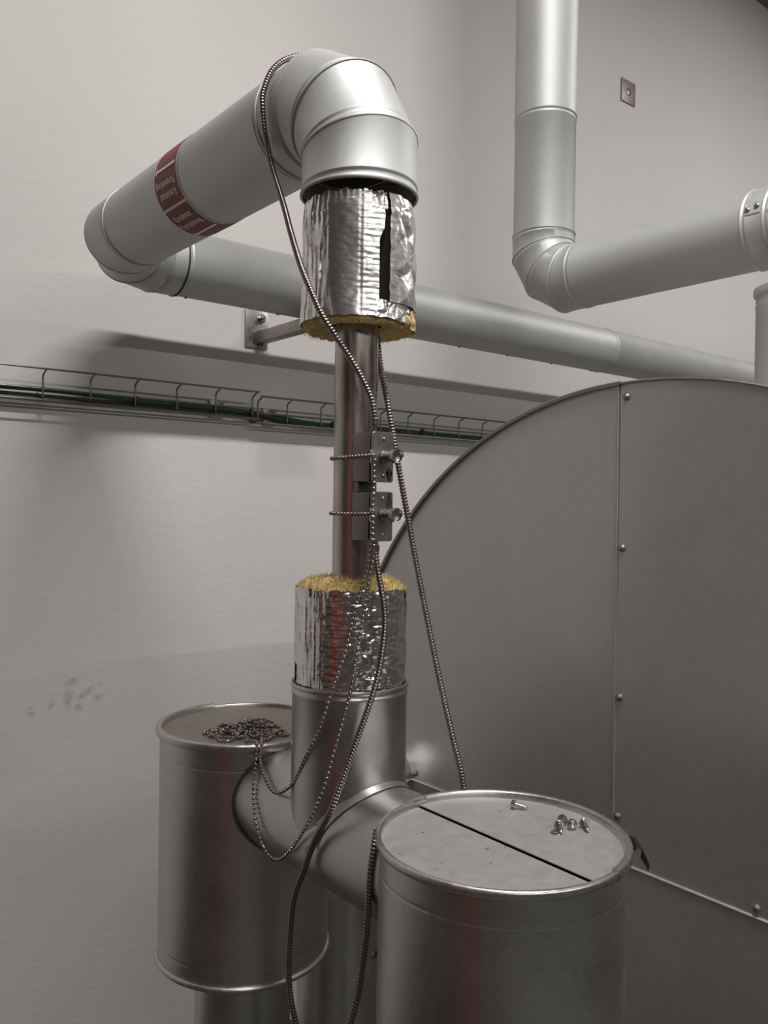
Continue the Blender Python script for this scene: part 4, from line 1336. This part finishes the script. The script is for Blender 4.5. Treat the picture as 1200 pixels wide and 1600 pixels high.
lathe(bm, [(0.0034, 0.0), (0.0072, 0.0), (0.0074, 0.0008), (0.0070, 0.0014), (0.0036, 0.0014), (0.0034, 0.0)], (0.8570, 0.6960, ZL2 + 0.0001), 'Z', 24)
bmesh.ops.remove_doubles(bm, verts=bm.verts, dist=1e-6)
fix(bm); tag(obj('washer', bm, M['bolt'], None, at=(0.857, 0.696, ZL2)), 'small flat washer beside the screw cluster on the slotted lid', 'washer')

# ------------------------------------------------------------------ the person who looks on, mirrored as a red streak in the metal
def person():
    px, py = -0.86, 0.26
    S = 1.28
    fx, fy = math.sin(0.62), math.cos(0.62)          # faces the pipework
    sx, sy = fy, -fx                                 # his right... image right
    def W(s, f, z): return Vector((px + S * (sx * s + fx * f), py + S * (sy * s + fy * f), S * z - H))
    t = thing('person', 'person in red work clothes standing beside the pipework with hands raised', 'person', (px, py, -H))
    def skin(name, nodes, edges, m, root=0):
        me = bpy.data.meshes.new(name)
        org = Vector((px, py, -H))
        me.from_pydata([W(*n[:3]) - org for n in nodes], edges, [])
        me.materials.append(m)
        o = bpy.data.objects.new(name, me); COL.objects.link(o); o.parent = t
        md = o.modifiers.new('skin', 'SKIN')
        sv = me.skin_vertices[0].data
        for v, n in zip(sv, nodes): v.radius = (S * n[3], S * (n[4] if len(n) > 4 else n[3]))
        sv[root].use_root = True
        md.use_smooth_shade = True
        s = o.modifiers.new('sub', 'SUBSURF'); s.levels = 2; s.render_levels = 2
        return o
    # body (skin) incl. head, arms
    body = [(0, 0, .95, .13, .10), (0, 0, 1.15, .13, .10), (0, 0, 1.35, .15, .11), (0, -.01, 1.45, .09, .08), (0, 0, 1.52, .055), (0, .02, 1.60, .075, .085), (0, .02, 1.68, .075, .09), (0, .01, 1.74, .05, .06),
            (-.19, 0, 1.40, .055), (-.25, .06, 1.16, .042), (-.15, .30, 1.26, .032), (.19, 0, 1.40, .055), (.27, .06, 1.17, .042), (.17, .30, 1.30, .032)]
    be = [(0, 1), (1, 2), (2, 3), (3, 4), (4, 5), (5, 6), (6, 7), (2, 8), (8, 9), (9, 10), (2, 11), (11, 12), (12, 13)]
    for s, base, q in ((-1, 10, (-.15, .30, 1.26)), (1, 13, (.17, .30, 1.30))):
        i = len(body)
        body.append((q[0] - s * .01, q[1] + .05, q[2] + .03, .028)); be.append((base, i))
        for k, dx in enumerate((-.027, -.009, .009, .027)):
            j = len(body)
            body.append((q[0] - s * .01 + dx, q[1] + .09, q[2] + .05, .009)); be.append((i, j))
            body.append((q[0] - s * .012 + dx, q[1] + .115, q[2] + .075 - abs(dx) * .3, .008)); be.append((j, j + 1))
        j = len(body)
        body.append((q[0] - s * .045, q[1] + .05, q[2] + .05, .010)); be.append((i, j))
        body.append((q[0] - s * .06, q[1] + .075, q[2] + .075, .008)); be.append((j, j + 1))
    skin('body', body, be, M['skin'])
    shirt = [(0, 0, .90, .155, .12), (0, 0, 1.12, .155, .125), (0, 0, 1.34, .172, .13), (0, -.005, 1.44, .10, .09), (-.19, 0, 1.405, .075), (-.235, .045, 1.23, .065), (.19, 0, 1.405, .075), (.25, .045, 1.24, .065)]
    skin('shirt', shirt, [(0, 1), (1, 2), (2, 3), (2, 4), (4, 5), (2, 6), (6, 7)], M['shirt'])
    tr = [(0, 0, .93, .15, .115), (-.09, 0, .84, .09), (-.10, .01, .48, .065), (-.10, 0, .09, .05), (-.11, .13, .045, .042), (.09, 0, .84, .09), (.10, .01, .48, .065), (.10, 0, .09, .05), (.11, .13, .045, .042)]
    skin('trousers', tr, [(0, 1), (1, 2), (2, 3), (3, 4), (0, 5), (5, 6), (6, 7), (7, 8)], M['shirt'])
    bm = bmesh.new(); bmesh.ops.create_uvsphere(bm, u_segments=20, v_segments=14, radius=1.0)
    bmesh.ops.delete(bm, geom=[v for v in bm.verts if v.co.z < -0.15 and v.co.y > -0.2], context='VERTS')
    for v in bm.verts: v.co = W(v.co.x * .084, .012 + v.co.y * .102, 1.695 + v.co.z * .10)
    obj('hair', bm, M['hair'], t)
    for s in (-.03, .03):
        bm = bmesh.new(); bmesh.ops.create_uvsphere(bm, u_segments=10, v_segments=8, radius=.013, matrix=Matrix.Translation(W(s, .098, 1.655)))
        obj('eye', bm, M['mark'], t)
person()
